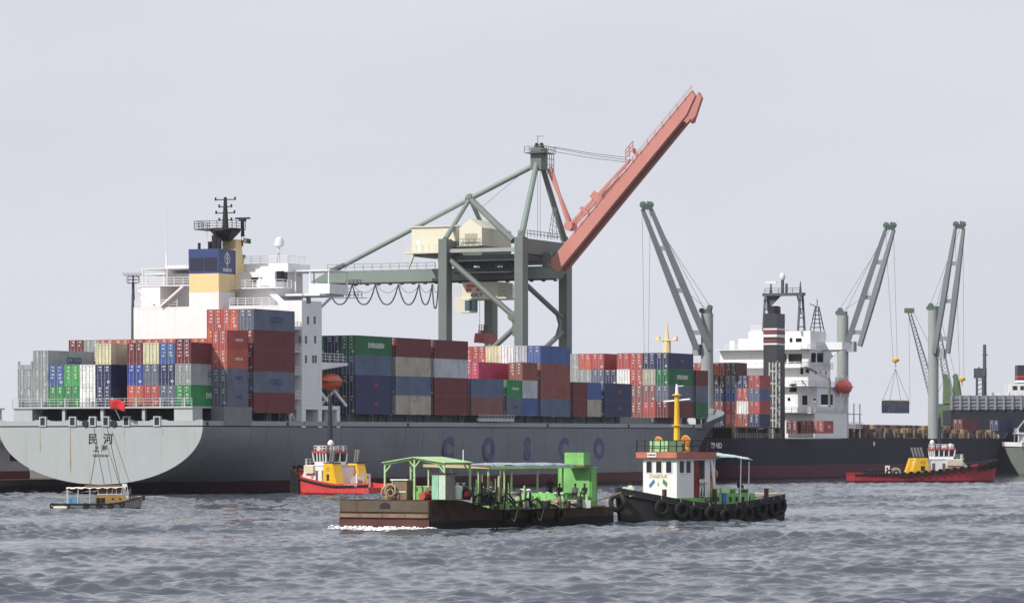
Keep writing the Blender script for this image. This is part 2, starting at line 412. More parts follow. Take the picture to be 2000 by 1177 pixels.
def cosco():
    root = thing('container_ship', 'long grey container ship moored at the quay, stern towards viewer', 'ship', A.loc, A.rot)
    us = [0, 2, 5, 9, 14, 20, 28, 38, 50, 65, 85, 110, 140, 158, 166, 174, 180, 183, 186, 190, 194, 198, 203, 208, 214, 219, 221.5, 223.5, 225, 226, 226.8]
    n = 18; rings = []
    for u in us:
        zt, zk = a_top(u), a_keel(u); half = []
        for i in range(n+1):
            z = zk+(zt-zk)*(i/n)**1.35; half.append((a_half(u, z), z))
        rings.append([(u, y, z) for y, z in half[::-1]]+[(u, -y, z) for y, z in half[1:]])
    hm = M('ship_grey_hull', (124, 128, 134), .65, .1, .12, streak=.55, rcol=(84, 82, 86), bands=[(1.7, (92, 42, 52)), (.15, (40, 32, 36))], spec=.2, plates=.07)
    MB().loft(rings, closed=False, caps=False).build('hull', hm, root, True)
    tr = [(-.004, y, z) for _, y, z in rings[0]]
    tmat = M('transom_sunlit_grey', (160, 168, 170), .5, .05, .25, streak=.35, rcol=(148, 140, 96))  # hull grey made lighter, stern sunlight put into the colour; streaks are stains
    MB().prism(tr, (-.05, 0, 0)).build('transom', tmat, root)
    dk = MB()
    dk.loft([[(u, a_half(u, a_top(u))-.15, (9.15 if u < 186 else a_top(u)-1.)), (u, -a_half(u, a_top(u))+.15, (9.15 if u < 186 else a_top(u)-1.))] for u in us], closed=False, caps=False)
    dk.build('deck', STEELG, root)
    # bulwark strip above the dark line, both sides and across the stern
    b = MB()
    for s in (1, -1): b.box(0, 185, s*15.92, s*16.1, 9.36, 10.02)
    b.build('bulwark', LGREY if False else M('bulwark_grey', (142, 149, 155), .5, .08, .3, streak=.2, rcol=(100, 92, 84)), root)
    b = MB(); b.box(-.03, 185, -15.9, -15.8, 9.15, 9.4); b.box(-.03, 185, 15.8, 15.9, 9.15, 9.4); b.box(0, .12, -15.8, 15.8, 9.15, 9.4)
    b.build('scupper_gap', DARK, root)
    edges = [-16.1]
    fls = [A.V(px, 0) for px in (85, 143, 182, 208, 248, 308)]
    for k, v in enumerate(fls):
        f = MB()
        f.box(-.22, .2, -(v-.55), -(v-.36), 9.28, 10.65); f.box(-.22, .2, -(v+.36), -(v+.55), 9.28, 10.65)
        f.box(-.22, .2, -(v-.36), -(v+.36), 9.28, 9.45); f.box(-.22, .2, -(v-.36), -(v+.36), 10.5, 10.65)
        fo = f.build('fairlead', LGREY, root)
        MB().box(-.1, .1, -(v-.36), -(v+.36), 9.45, 10.5).build('opening', DARK, fo)
        edges += [v-.55, v+.55]
    edges.append(16.1)
    for a, c in zip(edges[::2], edges[1::2]):
        poly = [(0, -a, 9.38), (0, -c, 9.38), (0, -c, 10.2)]
        m_ = (c-a)
        for t, z in ((.9, 10.2), (.8, 10.02), (.2, 10.02), (.1, 10.2)): poly.append((0, -(a+m_*t), z))
        poly.append((0, -a, 10.2))
        MB().prism(poly, (-.06, 0, 0)).build('stern_bulwark', tmat, root)
    for px in (168, 223): MB().lathe([(.5, -.12), (.5, .0), (.3, .0)], (-.12, -A.V(px, 0), 9.7), 12, 'X').build('hawse_ring', BLACK, root)
    # mooring deck: dark inside, pillars, deckhead slab carrying the stern stack
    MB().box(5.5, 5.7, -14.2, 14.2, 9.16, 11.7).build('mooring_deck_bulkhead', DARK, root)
    MB().box(.3, 14.2, -14.3, 14.3, 11.74, 11.98).build('container_platform', LGREY, root)
    MB().box(5.8, 13.6, -16.2, -13.6, 9.4, 11.96).build('wing_support', STEELG, root)
    for px in (126, 201, 282): MB().bar((.9, -A.V(px, .9), 9.2), (.9, -A.V(px, .9), 11.74), .45, .45).build('pillar', LGREY, root)
    for a, c in ((28, 64), (341, 377)): MB().box(.5, 3.2, -A.V(a, .6), -A.V(c, .6), 9.2, 11.74).build('mooring_deck_side', LGREY, root)
    rr = random.Random(4)
    for k in range(9):
        y = 12.4-k*.9+rr.uniform(-.3, .3); b = MB(); b.lathe([(.1, 0), (.42, .1), (.42, .9), (.15, 1.)], (2.2+rr.random()*1.5, y, 9.2), 8)
        b.build('mooring_winch_drum', M('winch', (120, 104, 96), .7, .3, 1, rust=.4) if k % 2 else LGREY, root)
    b = MB(); b.rail([(.4, 14.2, 11.98), (.4, -14.2, 11.98)], 1.1, 1.5)
    for k in range(8): b.bar((.45, 13.2-k*3.75, 11.98), (.45, 13.2-k*3.75, 13.2), .22)
    b.build('stern_railing', LGREY, root)
    stm = M('weep_stain', (146, 134, 92), .8, .25, 1.5)
    for px, y0_, y1_, w_ in ((138, 835, 925, .16), (79, 836, 884, .1), (243, 836, 852, .07), (318, 836, 850, .06)):
        y = -A.V(px, 0); za, zb = A.Z(y0_, 0, 0), A.Z(y1_, 0, 0)
        MB().prism([(-.056, y-w_*.35, za), (-.056, y+w_*.35, za), (-.056, y+w_*.6, za+(zb-za)*.8), (-.056, y, zb), (-.056, y-w_, za+(zb-za)*.85)], (-.004, 0, 0)).build('weep_stain', stm, root)
    # name and home port
    text('\u6c11  \u6cb3', 1.55, TXK, root, (-.07, -A.V(197, 0), A.Z(858, 0, 0)), AFT, .02, 'ship_name')
    text('\u4e0a \u6d77', 1.0, TXK, root, (-.07, -A.V(196, 0), A.Z(876, 0, 0)), AFT, .02, 'home_port')
    text('SHANGHAI', .5, TXK, root, (-.07, -A.V(197, 0), A.Z(889.5, 0, 0)), AFT, .02, 'home_port')
    for ch, px in zip('COSCO', (876, 955, 1030, 1101, 1170)):
        u = A.U(px, 16.1); o = text(ch, 4.55, TXH, root, (u, -16.125, A.Z(878, u, 16.1)), STB, .06, 'hull_letter', 1.2)
    # rust-brown weep marks and freeing ports are in the paint; lashing pedestals and hatch covers carry the stacks
    for u0, u1 in ((14.2, 27), (44.5, 58.2), (58.8, 71.6), (72.2, 85), (85.6, 98.4), (99, 111.9), (112.4, 125.2), (125.8, 138.6), (139.2, 152), (153, 167.6), (168.4, 181.2)):
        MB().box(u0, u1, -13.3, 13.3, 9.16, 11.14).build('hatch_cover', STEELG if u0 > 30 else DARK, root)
    pm = MB()
    for x in (-.45, .45): pm.prism([(x-.1, .35, 0), (x-.1, -.35, 0), (x-.1, -.15, 1.96), (x-.1, .35, 1.96)], (.2, 0, 0))
    pm.box(-.6, .6, -.4, .4, 1.8, 1.97); pm.box(-.45, .45, -.2, -.1, .8, .95)
    pme = pm.mesh('lashing_pedestal', M('pedestal_grey', (104, 110, 118), .6, .2, .8, rust=.2))
    for u in [14.8, 20.3, 25.8]+[45.9+6.35*k for k in range(22)]+[186, 189]:
        if 152.5 < u < 168: continue
        link('lashing_pedestal', pme, root, (u, -15.1, 9.16)); link('lashing_pedestal', pme, root, (u, 15.1, 9.16))
    # the accommodation block, set between two bays
    hu = 28.7
    b = MB(); b.box(hu, 40, -12.3, 11.4, 9.16, 26.4); b.build('accommodation', HOUSEW, root)
    MB().box(hu+.02, 34.9, -16.1, -12.32, 12.3, 27.2).build('side_tower', HOUSEW, root)
    b = MB()
    for u0, u1 in ((hu, 29.9), (33.8, 34.9), (37.2, 38.2), (39.6, 40.6)): b.box(u0, u1, -16.1, -15.2, 9.16, 11.7)
    b.box(hu, 40.6, -16.1, -12.4, 11.72, 12.28); b.build('boat_deck_frame', HOUSEW, root)
    for px, py in ((601, 585), (605.5, 585), (602, 625), (615, 625), (584+3, 663), (598, 663), (616, 663), (598, 701), (612, 701), (617, 701)):
        p = A.at(px, py, v=16.1); wo = MB().box(p.x-.28, p.x+.28, -16.14, -16.05, p.z-.55, p.z+.55).build('window', GLASS, root)
        MB().box(p.x-.34, p.x+.34, -16.12, -16.09, p.z-.64, p.z-.56).build('sill', HOUSEW, wo)
    # exposed galleries and rounded ducts aft of the side tower
    for k, z in enumerate((13.2, 16.6, 19.8, 23.)):
        b = MB(); b.box(26.9, hu, -15.9, -12.5, z, z+.12); b.rail([(26.95, -12.6, z+.12), (26.95, -15.85, z+.12), (hu, -15.85, z+.12)], 1.0, 1.1)
        b.bar((27.3, -15.6, z-3.1), (28.5, -13., z), .12, .5); b.build('outside_stair', HOUSEW, root)
    MB().lathe([(.95, 0), (.95, 4.6), (.5, 5.1)], (27.6, -14.2, 9.2), 12).build('vent_trunk', HOUSEW, root, True)
    # set-back upper tiers and the bridge
    MB().box(33, 41.6, -9.5, 8.5, 26.42, 31.6).build('upper_house', HOUSEW, root)
    MB().box(34.6, 42.4, -15.9, 13.8, 28.1, 28.4).build('bridge_deck', HOUSEW, root)
    MB().box(36.4, 42.3, -16.6, -13.2, 28.42, 29.85).build('bridge_wing_bulwark', HOUSEW, root); MB().box(36.4, 42.3, 10.6, 13.9, 28.42, 29.85).build('bridge_wing_bulwark', HOUSEW, root)
    b = MB(); b.box(36.3, 42.5, -16.6, 13.9, 31.7, 31.88)
    for y in (-16.4, -13.4, -11, 10.8, 13.7): b.bar((36.5, y, 29.8 if abs(y) > 13 else 28.4), (36.5, y, 31.7), .16); b.bar((42.3, y, 29.8 if abs(y) > 13 else 28.4), (42.3, y, 31.7), .16)
    b.build('wing_awning', HOUSEW, root)
    MB().box(35, 41.8, -10.6, 9.6, 31.62, 32.9).build('wheelhouse_top', HOUSEW, root)
    for s in (-1, ): MB().bar((38.5, s*16.2, 28.3), (38.5, s*12.5, 25.2), .3).build('wing_brace', HOUSEW, root)
    wu = 32.96
    for px, py, w_, h_ in ((502, 547, 1.7, .8), (548, 540, 1.2, 1.6), (556, 541, 1.0, 1.4)):
        p = A.at(px, py, u=wu); MB().box(wu-.04, wu+.05, p.y-w_/2, p.y+w_/2, p.z-h_/2, p.z+h_/2).build('window', GLASS, root)
    b = MB(); b.box(30.5, 33, -12.2, -2.2, 29.1, 29.25); b.rail([(30.5, -2.3, 29.25), (30.5, -12.2, 29.25), (33, -12.2, 29.25)], 1.05, 1.3); b.build('gallery', HOUSEW, root)
    b = MB(); b.box(hu, 33, -12.3, 11.4, 26.42, 26.6); b.rail([(hu+.1, 11.3, 26.6), (hu+.1, 4.2, 26.6)], 1.05, 1.4); b.rail([(hu+.1, -4.4, 26.6), (hu+.1, -12.2, 26.6)], 1.05, 1.4)
    b.build('house_top_railing', HOUSEW, root)
    b = MB(); b.bar((31.5, -12., 26.6), (31.5, -7.6, 30.4), .25, .8); b.build('inclined_ladder', HOUSEW, root)
    # port side tier with its own wing, stairs and rails
    p0 = A.at(276, 572, u=hu)
    b = MB(); b.box(hu, 36, p0.y, p0.y-3.2, 26.62, 29.6); b.build('port_house', HOUSEW, root)
    b = MB(); b.box(hu-.1, 36, p0.y+.6, p0.y-10.5, 29.6, 29.75); b.rail([(hu, p0.y+.5, 29.75), (hu, p0.y-8.5, 29.75)], 1.1, 1.5)
    b.box(hu, 36, p0.y, p0.y-9, 32.1, 32.22)
    for k in range(3): b.bar((hu+.1, p0.y-.3-k*4, 29.75), (hu+.1, p0.y-.3-k*4, 32.1), .14)
    b.bar((hu-.2, p0.y-3.4, 26.7), (hu-.2, p0.y-7.2, 29.6), .5, .25)
    b.bar((hu-.1, p0.y+.4, 29.2), (hu-.1, p0.y-2.2, 27), .22); b.build('port_bridge_wing', HOUSEW, root)
    # funnel
    va, vb = A.V(370, 27.2), A.V(428, 27.2); u0, u1 = 27.2, 32.0
    MB().box(u0, u1, -va, -vb, 9.2, 28.6).build('funnel_casing', HOUSEW, root)
    CRM = M('funnel_cream', (224, 200, 140), .45, .05, .3, streak=.15); NV = M('funnel_blue', (42, 62, 122), .45, .08, .3, streak=.1, rcol=(30, 34, 60))
    MB().box(u0, u1, -va, -vb, 28.62, 31.25).build('funnel_base', CRM, root)
    ft = MB().box(u0-.05, u1+.05, -va+.05, -vb-.05, 31.27, 34.75).build('funnel', NV, root)
    for a, c in ((372.5, 397), (399.5, 425)): MB().box(u0-.09, u0-.04, -A.V(a, u0), -A.V(c, u0), 31.6, 33.5).build('louvre', M('louvre_dark', (26, 32, 60), .7), ft)
    text('COSCO', .62, TXW, ft, ((u0+u1)/2, -vb-.06, 31.75), STB, .03, 'funnel_lettering', 1.2)
    b = MB(); b.torus(((u0+u1)/2, -vb-.06, 33.4), .72, .07, (0, 1, 0), 20, 5); b.box((u0+u1)/2-.08, (u0+u1)/2+.08, -vb-.1, -vb-.05, 32.2, 34.4)
    b.box((u0+u1)/2-.26, (u0+u1)/2+.26, -vb-.1, -vb-.055, 33.3, 33.6); b.build('funnel_emblem', TXW, ft)
    MB().prism([(u1+.06, -vb-.1, 28.7), (u1+3.6, -vb-.1, 28.7), (u1+1.6, -vb-.1, 36.3), (u1+.06, -vb-.1, 36.3)], (0, 2.2, 0)).build('mast_fairing', CRM, root)
    for x, y, r, h in ((28.4, -va-1., .22, 35.7), (30.8, -va-1.4, .3, 36), (29.4, -va-3.1, .55, 36.8), (30.6, -va-2.6, .55, 36.8), (29, -vb+.9, .35, 36.4)): MB().tube((x, y, 34.7), (x, y, h), r, n=8).build('exhaust_pipe', BLACK, root)
    # radar mast
    mu, mv = 31.6, A.V(441, 31.6); zz = lambda py: A.Z(py, mu, mv)
    b = MB(); b.tube((mu, -mv, zz(470)), (mu, -mv, zz(452)), .9, 2.2, 10); b.tube((mu, -mv, zz(452)), (mu, -mv, zz(446)), 2.2, 2.2, 10)
    b.box(mu-2, mu+2, -mv-2.2, -mv+4., zz(449), zz(447)); b.rail([(mu-2, -mv+4, zz(447)), (mu-2, -mv-2.2, zz(447)), (mu+2, -mv-2.2, zz(447))], 1.1, 1.2)
    b.rail([(mu+2, -mv+4, zz(447)), (mu-2, -mv+4, zz(447))], 1.1, 1.2); b.build('mast_platform', BLACK, root)
    b = MB(); b.tube((mu, -mv, zz(447)), (mu, -mv, zz(385)), .5, .22, 8)
    for py, w_ in ((390, 1.6), (404, 1.0), (416, 1.5), (430, 1.)):
        b.bar((mu, -mv-w_, zz(py)), (mu, -mv+w_, zz(py)), .14)
        for s in (-1, 1): b.tube((mu, -mv+s*w_, zz(py)-.1), (mu, -mv+s*w_, zz(py)+.35), .14)
    b.build('signal_mast', BLACK, root)
    b = MB(); b.tube((mu+1, -mv-2.3, zz(462)), (mu+1, -mv-2.3, zz(428)), .28, .2); b.box(mu+.7, mu+1.3, -mv-3.4, -mv-1.2, zz(428), zz(425)); b.box(mu+.6, mu+1.4, -mv-2.7, -mv-1.9, zz(432), zz(428)); b.build('radar_scanner', BLACK, root)
    for px, py, w_, h_, c_, nm in ((485, 470, .9, .7, (40, 128, 72), 'green'), (479, 469, .5, .75, (225, 226, 224), 'white'), (473, 474, .45, .9, (176, 60, 66), 'red')):
        p = A.at(px, py, u=34); b = MB(); n = 5
        for i in range(n+1):
            for j in range(3): b.v.append((34+.08*math.sin(i*1.7), p.y+w_/2-w_*i/n, p.z+h_/2-h_*j/2-.12*i/n))
        b.f = [(i*3+j, (i+1)*3+j, (i+1)*3+j+1, i*3+j+1) for i in range(n) for j in range(2)]
        o = b.build('signal_flag', M('signal_flag_'+nm, c_, .8, .1), root, True); o.modifiers.new('thickness', 'SOLIDIFY').thickness = .02
    MB().tube((34, A.at(472, 450, u=34).y, A.at(472, 446, u=34).z), (34, A.at(474, 528, u=34).y, 32.9), .03, n=5).build('halyard', WIRE, root)
    # satellite dome on its post, whip antennas
    du = 38; p = A.at(546, 473, u=du); b = MB(); b.tube((du, p.y, 32.9), (du, p.y, p.z-.5), .16); b.tube((du, p.y+.4, 32.9), (du, p.y, p.z-1), .08); b.build('dome_post', HOUSEW, root)
    MB().lathe([(.3, -.75), (.68, -.55), (.72, .15), (.5, .6), (.02, .8)], (du, p.y, p.z), 12).build('satellite_dome', HOUSEW, root, True)
    p = A.at(326, 480, u=32); b = MB(); b.tube((32, p.y, 29.7), (32, p.y, 34.6), .18, .12); b.tube((32, p.y, 34.6), (32, p.y, A.Z(395, 32, 0)), .09, .04, 6); b.build('whip_antenna', HOUSEW, root)
    b = MB(); y_ = A.at(405, 480, u=33).y; b.tube((33, y_, 36), (33, y_, A.Z(388, 33, 0)), .05, .03, 5); b.build('whip_antenna', HOUSEW, root)
    MB().lathe([(.25, 0), (.25, .9), (.5, 1.0), (.5, 1.4)], (37, A.at(474, 530, u=37).y, 32.9), 8).build('mushroom_vent', M('vent_green', (54, 104, 92)), root)
    b = MB(); b.rail([(35.1, 3, 32.9), (35.1, -10.5, 32.9), (41, -10.5, 32.9)], 1.05, 1.5); b.build('wheelhouse_railing', HOUSEW, root)
    # lifeboat with davit in the gap ahead of the tower
    lb = A.at(645, 745, v=14.6); prof = []
    for i in range(9):
        t = i/8; w_ = 1.25*max(.12, 1-abs(2*t-1)**2.6)
        prof.append([(lb.x-3.6+7.2*t, lb.y+w_*math.cos(a), lb.z+1.25*max(.3, (1-abs(2*t-1)**3))*math.sin(a)) for a in [2*math.pi*k/12 for k in range(12)]])
    lo = MB().loft(prof).build('lifeboat', ORANGE, root, True)
    MB().box(lb.x-3.3, lb.x+3.3, lb.y-1.28, lb.y+1.28, lb.z-.08, lb.z+.08).build('rubbing_strake', M('strake', (150, 60, 34)), lo)
    b = MB()
    pl = A.at(640, 711, v=15); b.prism([(35.0, -12.5, pl.z), (43.5, -12.5, pl.z-.1), (43.5, -15.9, pl.z-.1), (35.0, -15.9, pl.z-.9)], (0, 0, .35))
    b.rail([(35, -15.9, pl.z+.3), (42, -15.9, pl.z+.3)], 1.2, 1.5)
    b.bar((35.2, -14.4, lb.z+2.2), (37.5, -14.4, pl.z), .3)
    for x in (36.2, 41): b.bar((x, -12.6, 12.3), (x+1.2, -14.6, lb.z-1.1), .35); b.bar((x+2.6, -15.6, 12.3), (x+.6, -14.4, lb.z-1.), .35)
    b.build('davit', HOUSEW, root)
    # foremast and anchor deck fittings at the bow
    fm = A.at(1303, 690, u=212); b = MB(); b.tube((212, fm.y, 11.5), (212, fm.y, fm.z+2.4), 1.05, .75, 10)
    b.build('foremast', M('foremast_cream', (226, 204, 150), .5, .06), root)
    b = MB(); b.box(211.2, 212.8, fm.y-2, fm.y+2, fm.z+2.4, fm.z+2.6); b.tube((212, fm.y, fm.z+2.6), (212, fm.y, fm.z+6), .5, .1, 8); b.cbox((212, fm.y+1.8, fm.z+2.9), (.7, .6, .7)); b.cbox((212, fm.y-1.8, fm.z+2.9), (.7, .6, .7))
    b.build('foremast_top', M('foremast_cream', (226, 204, 150)), root)
    b = MB(); b.path([(190.5, -14.8, 9.2), (190.5, -14.8, 16.2), (189.6, -14.8, 17)], .16); b.build('breakwater_post', LGREY, root)
    MB().prism([(192, -13, 10), (198, -11.5, 10), (200, -9, 12.8), (193, -9, 14)], (0, 18, 0)).build('breakwater', LGREY, root)
    # gangway stowed on the starboard rail
    u0 = A.U(930, 16); b = MB(); b.box(u0, u0+13.5, -16.5, -16.12, 10.2, 10.75); b.rail([(u0, -16.5, 10.75), (u0+13.5, -16.5, 10.75)], .5, 1.2, .04, 2); b.build('stowed_gangway', LGREY, root)
    for px in (405, 480, 562, 797, 1070, 1228, 1355):
        u = A.U(px, 16.1); MB().box(u-.35, u+.35, -16.13, -16.09, 9.4, 9.9).build('freeing_port', BLACK, root)
    return root
SHIP = cosco()

# ------------------------------------------------------------ her deck cargo
def vA(j): return -13.75+2.5*(j-.5)
zA = 11.99
st = {1: ['grey:s', 'grey:s'], 2: ['grey:s', 'grey:s', 'grey:s'], 3: ['green', 'blue'], 4: ['green', 'lime'], 5: ['white', 'white'], 6: ['navy', 'navy', 'cream'],
      8: ['orange', 'royal', 'maroon'], 9: ['red', 'slate', 'cream'], 10: ['slate', 'navy', 'blue'], 11: ['green', 'grey', 'maroon']}
sd = {2: [None, None, 1], 6: [None, None, 1], 11: [1, 1, None]}
for j, cs in st.items(): stack(A, cs, 12.19, 1.0, vA(j), zA, 12-j, 'grey ship stern row', sd.get(j))
fl = A.W(1.0, vA(1), zA+2*2.603)                       # empty flat rack on top of the port column
b = MB(); b.box(0, 12.1, -1.2, 1.2, 0, .4); b.box(0, .2, -1.2, -.9, .4, 1.1); b.box(0, .2, .9, 1.2, .4, 1.1); b.box(0, .15, -.9, .9, .4, .62); b.box(11.9, 12.1, -1.2, 1.2, .4, 1.1)
o = b.build('flat_rack', M('container_grey', COL['grey'])); o.location = fl; o.rotation_euler = A.rot
tag(o, 'low grey flat rack on top of the leftmost stern stack', 'flat rack')
stack(A, ['slate:s', 'slate:s', 'orange:s', 'red:s'], 6.06, 6.7, 14.93, zA, 1, 'short stack at the stern corner', [('COSCO', TXB, .62), ('COSCO', TXB, .62), ('GENSTAR', TXW, .5), ('GENSTAR', TXW, .5)])
def v13(k): return 16.1-1.24-2.48*(k-1)                # k-th column from starboard
z0 = 11.16
P = random.Random(12)
def rc(opts='maroon red orange brick grey slate navy cream'): return P.choice(opts.split())
def bay(u, where, cols, Lc=12.19, sides=None):
    for k, cs in cols.items(): stack(A, cs, Lc, u, v13(k), z0, k, where, sides if k == 1 else None)
cc = {1: ['maroon', 'slate', 'maroon', 'maroon', 'slate'], 2: ['maroon', 'slate', 'orange', 'orange', 'orange'], 3: ['red', 'brick', 'orange', 'orange', 'red']}
tops = {4: 'orange', 5: 'maroon', 6: 'orange', 7: 'orange', 8: 'brick', 9: 'orange', 10: 'orange', 11: 'grey', 12: 'maroon'}
for k in range(4, 13): cc[k] = [rc()+':s', rc()+':s', rc()+':s', tops[k]+':s']
bay(14.4, 'bay aft of the house', cc, sides=[None, 1, None, None, 1])
bay(45.6, 'first bay ahead of house', {1: ['navy', 'navy', 'slateblue', 'darkgreen'], 2: ['navy', 'darkgreen', 'navy', 'navy'], 3: ['slate', 'navy', 'maroon', 'darkgreen']}, sides=[1, 1, None, 1])
bay(59, 'second bay ahead of house', {1: ['beige', 'slateblue', 'beige', 'maroon'], 2: ['navy', 'maroon', 'slate', 'red']}, sides=[None, ('DSR', TXR, .7), None, None])
bay(72.4, 'third bay ahead of house', {1: ['maroon', 'maroon', 'pale', 'maroon'], 2: ['maroon', 'navy', 'grey', 'red']})
bay(85.8, 'fourth bay ahead of house', {1: ['dusty', 'slateblue'], 2: ['maroon', 'navy']})
bay(99.2, 'aft half of the fifth bay', {1: ['slate', 'green']}, 6.06, [('COSCO', TXB, .62), ('EVERGREEN', TXW, .5)])
bay(105.35, 'forward half of the fifth bay', {1: ['blue', 'pale', 'brick']}, 6.06)
bay(99.2, 'fifth bay ahead of house', {2: ['maroon', 'navy'], 3: ['red', 'brick', 'pink'], 4: ['grey', 'maroon', 'orange']})
text('K Line', 1.25, TXW, SHIP and bpy.data.objects['shipping_container'], (0, 0, 0), STB) if False else None
bay(112.6, 'sixth bay ahead of house', {1: ['slateblue', 'brick', 'brick', 'blue'], 2: ['navy', 'orange', 'orange', 'pale'], 3: ['maroon', 'orange', 'orange', 'white'],
    4: ['navy', 'orange', 'orange', 'cream'], 5: ['red', 'brick', 'red', 'red'], 6: ['maroon', 'brick', 'orange', 'red']})
bay(126, 'aft half of the seventh bay', {1: ['maroon', 'maroon']}, 6.06)
bay(132.1, 'forward half of the seventh bay', {1: ['beige', 'blue']}, 6.06)
bay(139.5, 'eighth bay ahead of house', {1: ['navy', 'navy'], 2: ['navy', 'maroon']}, sides=[1, 1])
bay(168.7, 'foremost long bay', {1: ['maroon', 'slate', 'darkgreen', 'navy'], 2: ['red', 'dusty', 'beige', 'navy'], 3: ['brick', 'dusty', 'red', 'red'], 4: ['maroon', 'red', 'white', 'red'],
    5: ['brick', 'grey', 'navy'], 6: ['red', 'maroon', 'slate', 'red'], 7: ['grey', 'maroon', 'grey', 'orange'], 8: ['slate', 'brick', 'grey', 'grey']}, sides=[None, None, 1, 1])
bay(182.2, 'short foremost stack by the bow', {1: ['darkgreen', 'slate', 'maroon']}, 6.06)
# ------------------------------------------------------------ quay
Q = Fr(-56.3, 489.4, 24.3, 0.)
QZ = 1.9
quay_m = M('quay_concrete', (92, 84, 76), .9, .3, .25, streak=.4, rcol=(40, 36, 34), bands=[(1.05, (34, 33, 36))])
b = MB()
pl = [Q.W(-90, -17.4, -4), Q.W(243, -17.4, -4), Q.W(243, -25, -4), Q.W(700, -25, -4), Q.W(700, -140, -4), Q.W(-90, -140, -4)]
b.prism(pl[::-1], (0, 0, 4+QZ)); tag(b.build('quay', quay_m), kind='structure')

# ------------------------------------------------------------ the quay crane
GRN = M('crane_green', (118, 136, 128), .5, .1, .15, streak=.3, rcol=(104, 96, 84))
GRND = M('crane_grey_green', (104, 114, 110), .5, .12, .15, streak=.3, rcol=(96, 88, 78))
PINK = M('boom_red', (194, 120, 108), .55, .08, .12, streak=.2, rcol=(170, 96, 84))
CREAM = M('house_cream', (216, 210, 188), .5, .06, .2, streak=.2, rcol=(160, 150, 120))
def crane():
    uc, vc = 198., -28.85
    root = thing('quay_crane', 'tall grey-green quay crane with raised pink boom behind the grey ship', 'crane', Q.W(uc, vc, QZ), Q.rot)
    o_ = Vector((uc, -vc, QZ)); uN, uF, uM = 187.5, 208.2, 196.
    def P3(px, py, u=None, v=None): return Q.at(px, py, u=u, v=v)-o_
    def X(u, v, z): return Vector((u, -v, z))-o_
    vW, vL = -21., -36.7
    zt = Q.Z(463, uN, vW)
    for nm, u, v in (('a', uN, vL), ('b', uN, vW), ('c', uF, vL), ('d', uF, vW)):
        l = MB(); a = X(u, v, 0); l.box(a.x-1.25, a.x+1.25, a.y-.85, a.y+.85, 2.2, zt-QZ); lo = l.build('leg', GRND, root)
        g = MB(); g.box(a.x-2.6, a.x+2.6, a.y-.7, a.y+.7, .55, 2.2)
        for k in (-1.8, -.6, .6, 1.8): g.lathe([(.45, -.3), (.45, .3)], (a.x+k, a.y, .45), 10, 'Y')
        g.build('wheel_bogie', BLACK, lo)
    for v in (vW, vL):
        b = MB(); a = X(uN+1.3, v, zt-3); c = X(uF-1.3, v, zt-.2); b.box(a.x, c.x, a.y-.8, a.y+.8, a.z, c.z); b.build('portal_beam', GRND, root)
        b = MB(); a = X(uN+1.3, v, 6); b.box(a.x, X(uF-1.3, v, 0).x, a.y-.6, a.y+.6, 6-QZ, 8-QZ); b.build('sill_beam', GRND, root)
    for u in (uN, uF):
        b = MB(); b.box(X(u, 0, 0).x-.5, X(u, 0, 0).x+.5, X(0, vL+.9, 0).y, X(0, vW-.9, 0).y, zt-QZ-2.6, zt-QZ-1.9); b.build('tie_beam', M('pale_beam', (150, 156, 148)), root)
        b = MB(); b.box(X(u, 0, 0).x-.6, X(u, 0, 0).x+.6, X(0, vL+.9, 0).y, X(0, vW-.9, 0).y, 12.5, 14); b.build('tie_beam', GRND, root)
    # braces of the near frame and of the waterside frame
    b = MB(); b.tube(P3(879, 508, u=uN), P3(1000, 614, u=uN), .55, n=10); b.lathe([(.2, -.5), (1.0, -.4), (1.0, .4), (.2, .5)], P3(1002, 617, u=uN), 10, 'X')
    b.prism([P3(994, 610, u=uN-.25), P3(1008, 605, u=uN-.25), P3(1008, 660, u=uN-.25), P3(994, 650, u=uN-.25), P3(1001, 634, u=uN-.25)], (.5, 0, 0)); b.build('diagonal_brace', GRND, root)
    b = MB(); b.tube(P3(1000, 645, u=uN), P3(876, 760, u=uN), .5, n=10); b.build('diagonal_brace', GRND, root)
    b = MB(); b.tube(P3(1030, 558, v=vW), P3(1097, 620, v=vW), .5, n=10); b.build('diagonal_brace', GRND, root)
    b = MB(); b.tube(P3(1098, 648, v=vW), P3(1030, 712, v=vW), .5, n=10)
    b.prism([P3(1088, 612, v=vW+.2), P3(1098, 612, v=vW+.2), P3(1098, 660, v=vW+.2), P3(1088, 655, v=vW+.2), P3(1094, 634, v=vW+.2)], (0, .4, 0)); b.build('diagonal_brace', GRND, root)
    # main girder
    g = [P3(x, y, u=uM) for x, y in ((606, 551), (640, 530), (760, 527), (1084, 519), (1090, 530), (1080, 543), (858, 551), (700, 553))]
    girder = MB().prism(g, (4.0, 0, 0)).build('main_girder', GRN, root)
    b = MB(); b.rail([P3(640, 529, u=uM-.4), P3(850, 524.5, u=uM-.4)], 1.2, 2.0, .04, 2); b.rail([P3(880, 523, u=uM-.4), P3(1075, 518, u=uM-.4)], 1.2, 2., .04, 2); b.build('walkway_railing', GRND, girder)
    b = MB(); pa = P3(606, 556, u=uM-.5); pb = P3(1085, 545, u=uM-.5); b.bar(pa, pb, .5, .3)
    for k in range(22): b.cbox(pa.lerp(pb, k/21)+Vector((0, 0, -.25)), (.3, .7, .3))
    b.build('trolley_rail', BLACK, girder)
    # suspension of the girder between the legs: dark deck, hangers, machinery level
    b = MB(); z1 = zt-QZ-4.2; b.box(X(uN+1, 0, 0).x, X(uF-1, 0, 0).x, X(0, vL-2, 0).y, X(0, vW+.5, 0).y, z1, z1+1.1); b.build('machinery_deck', M('deck_dark', (70, 76, 82)), root)
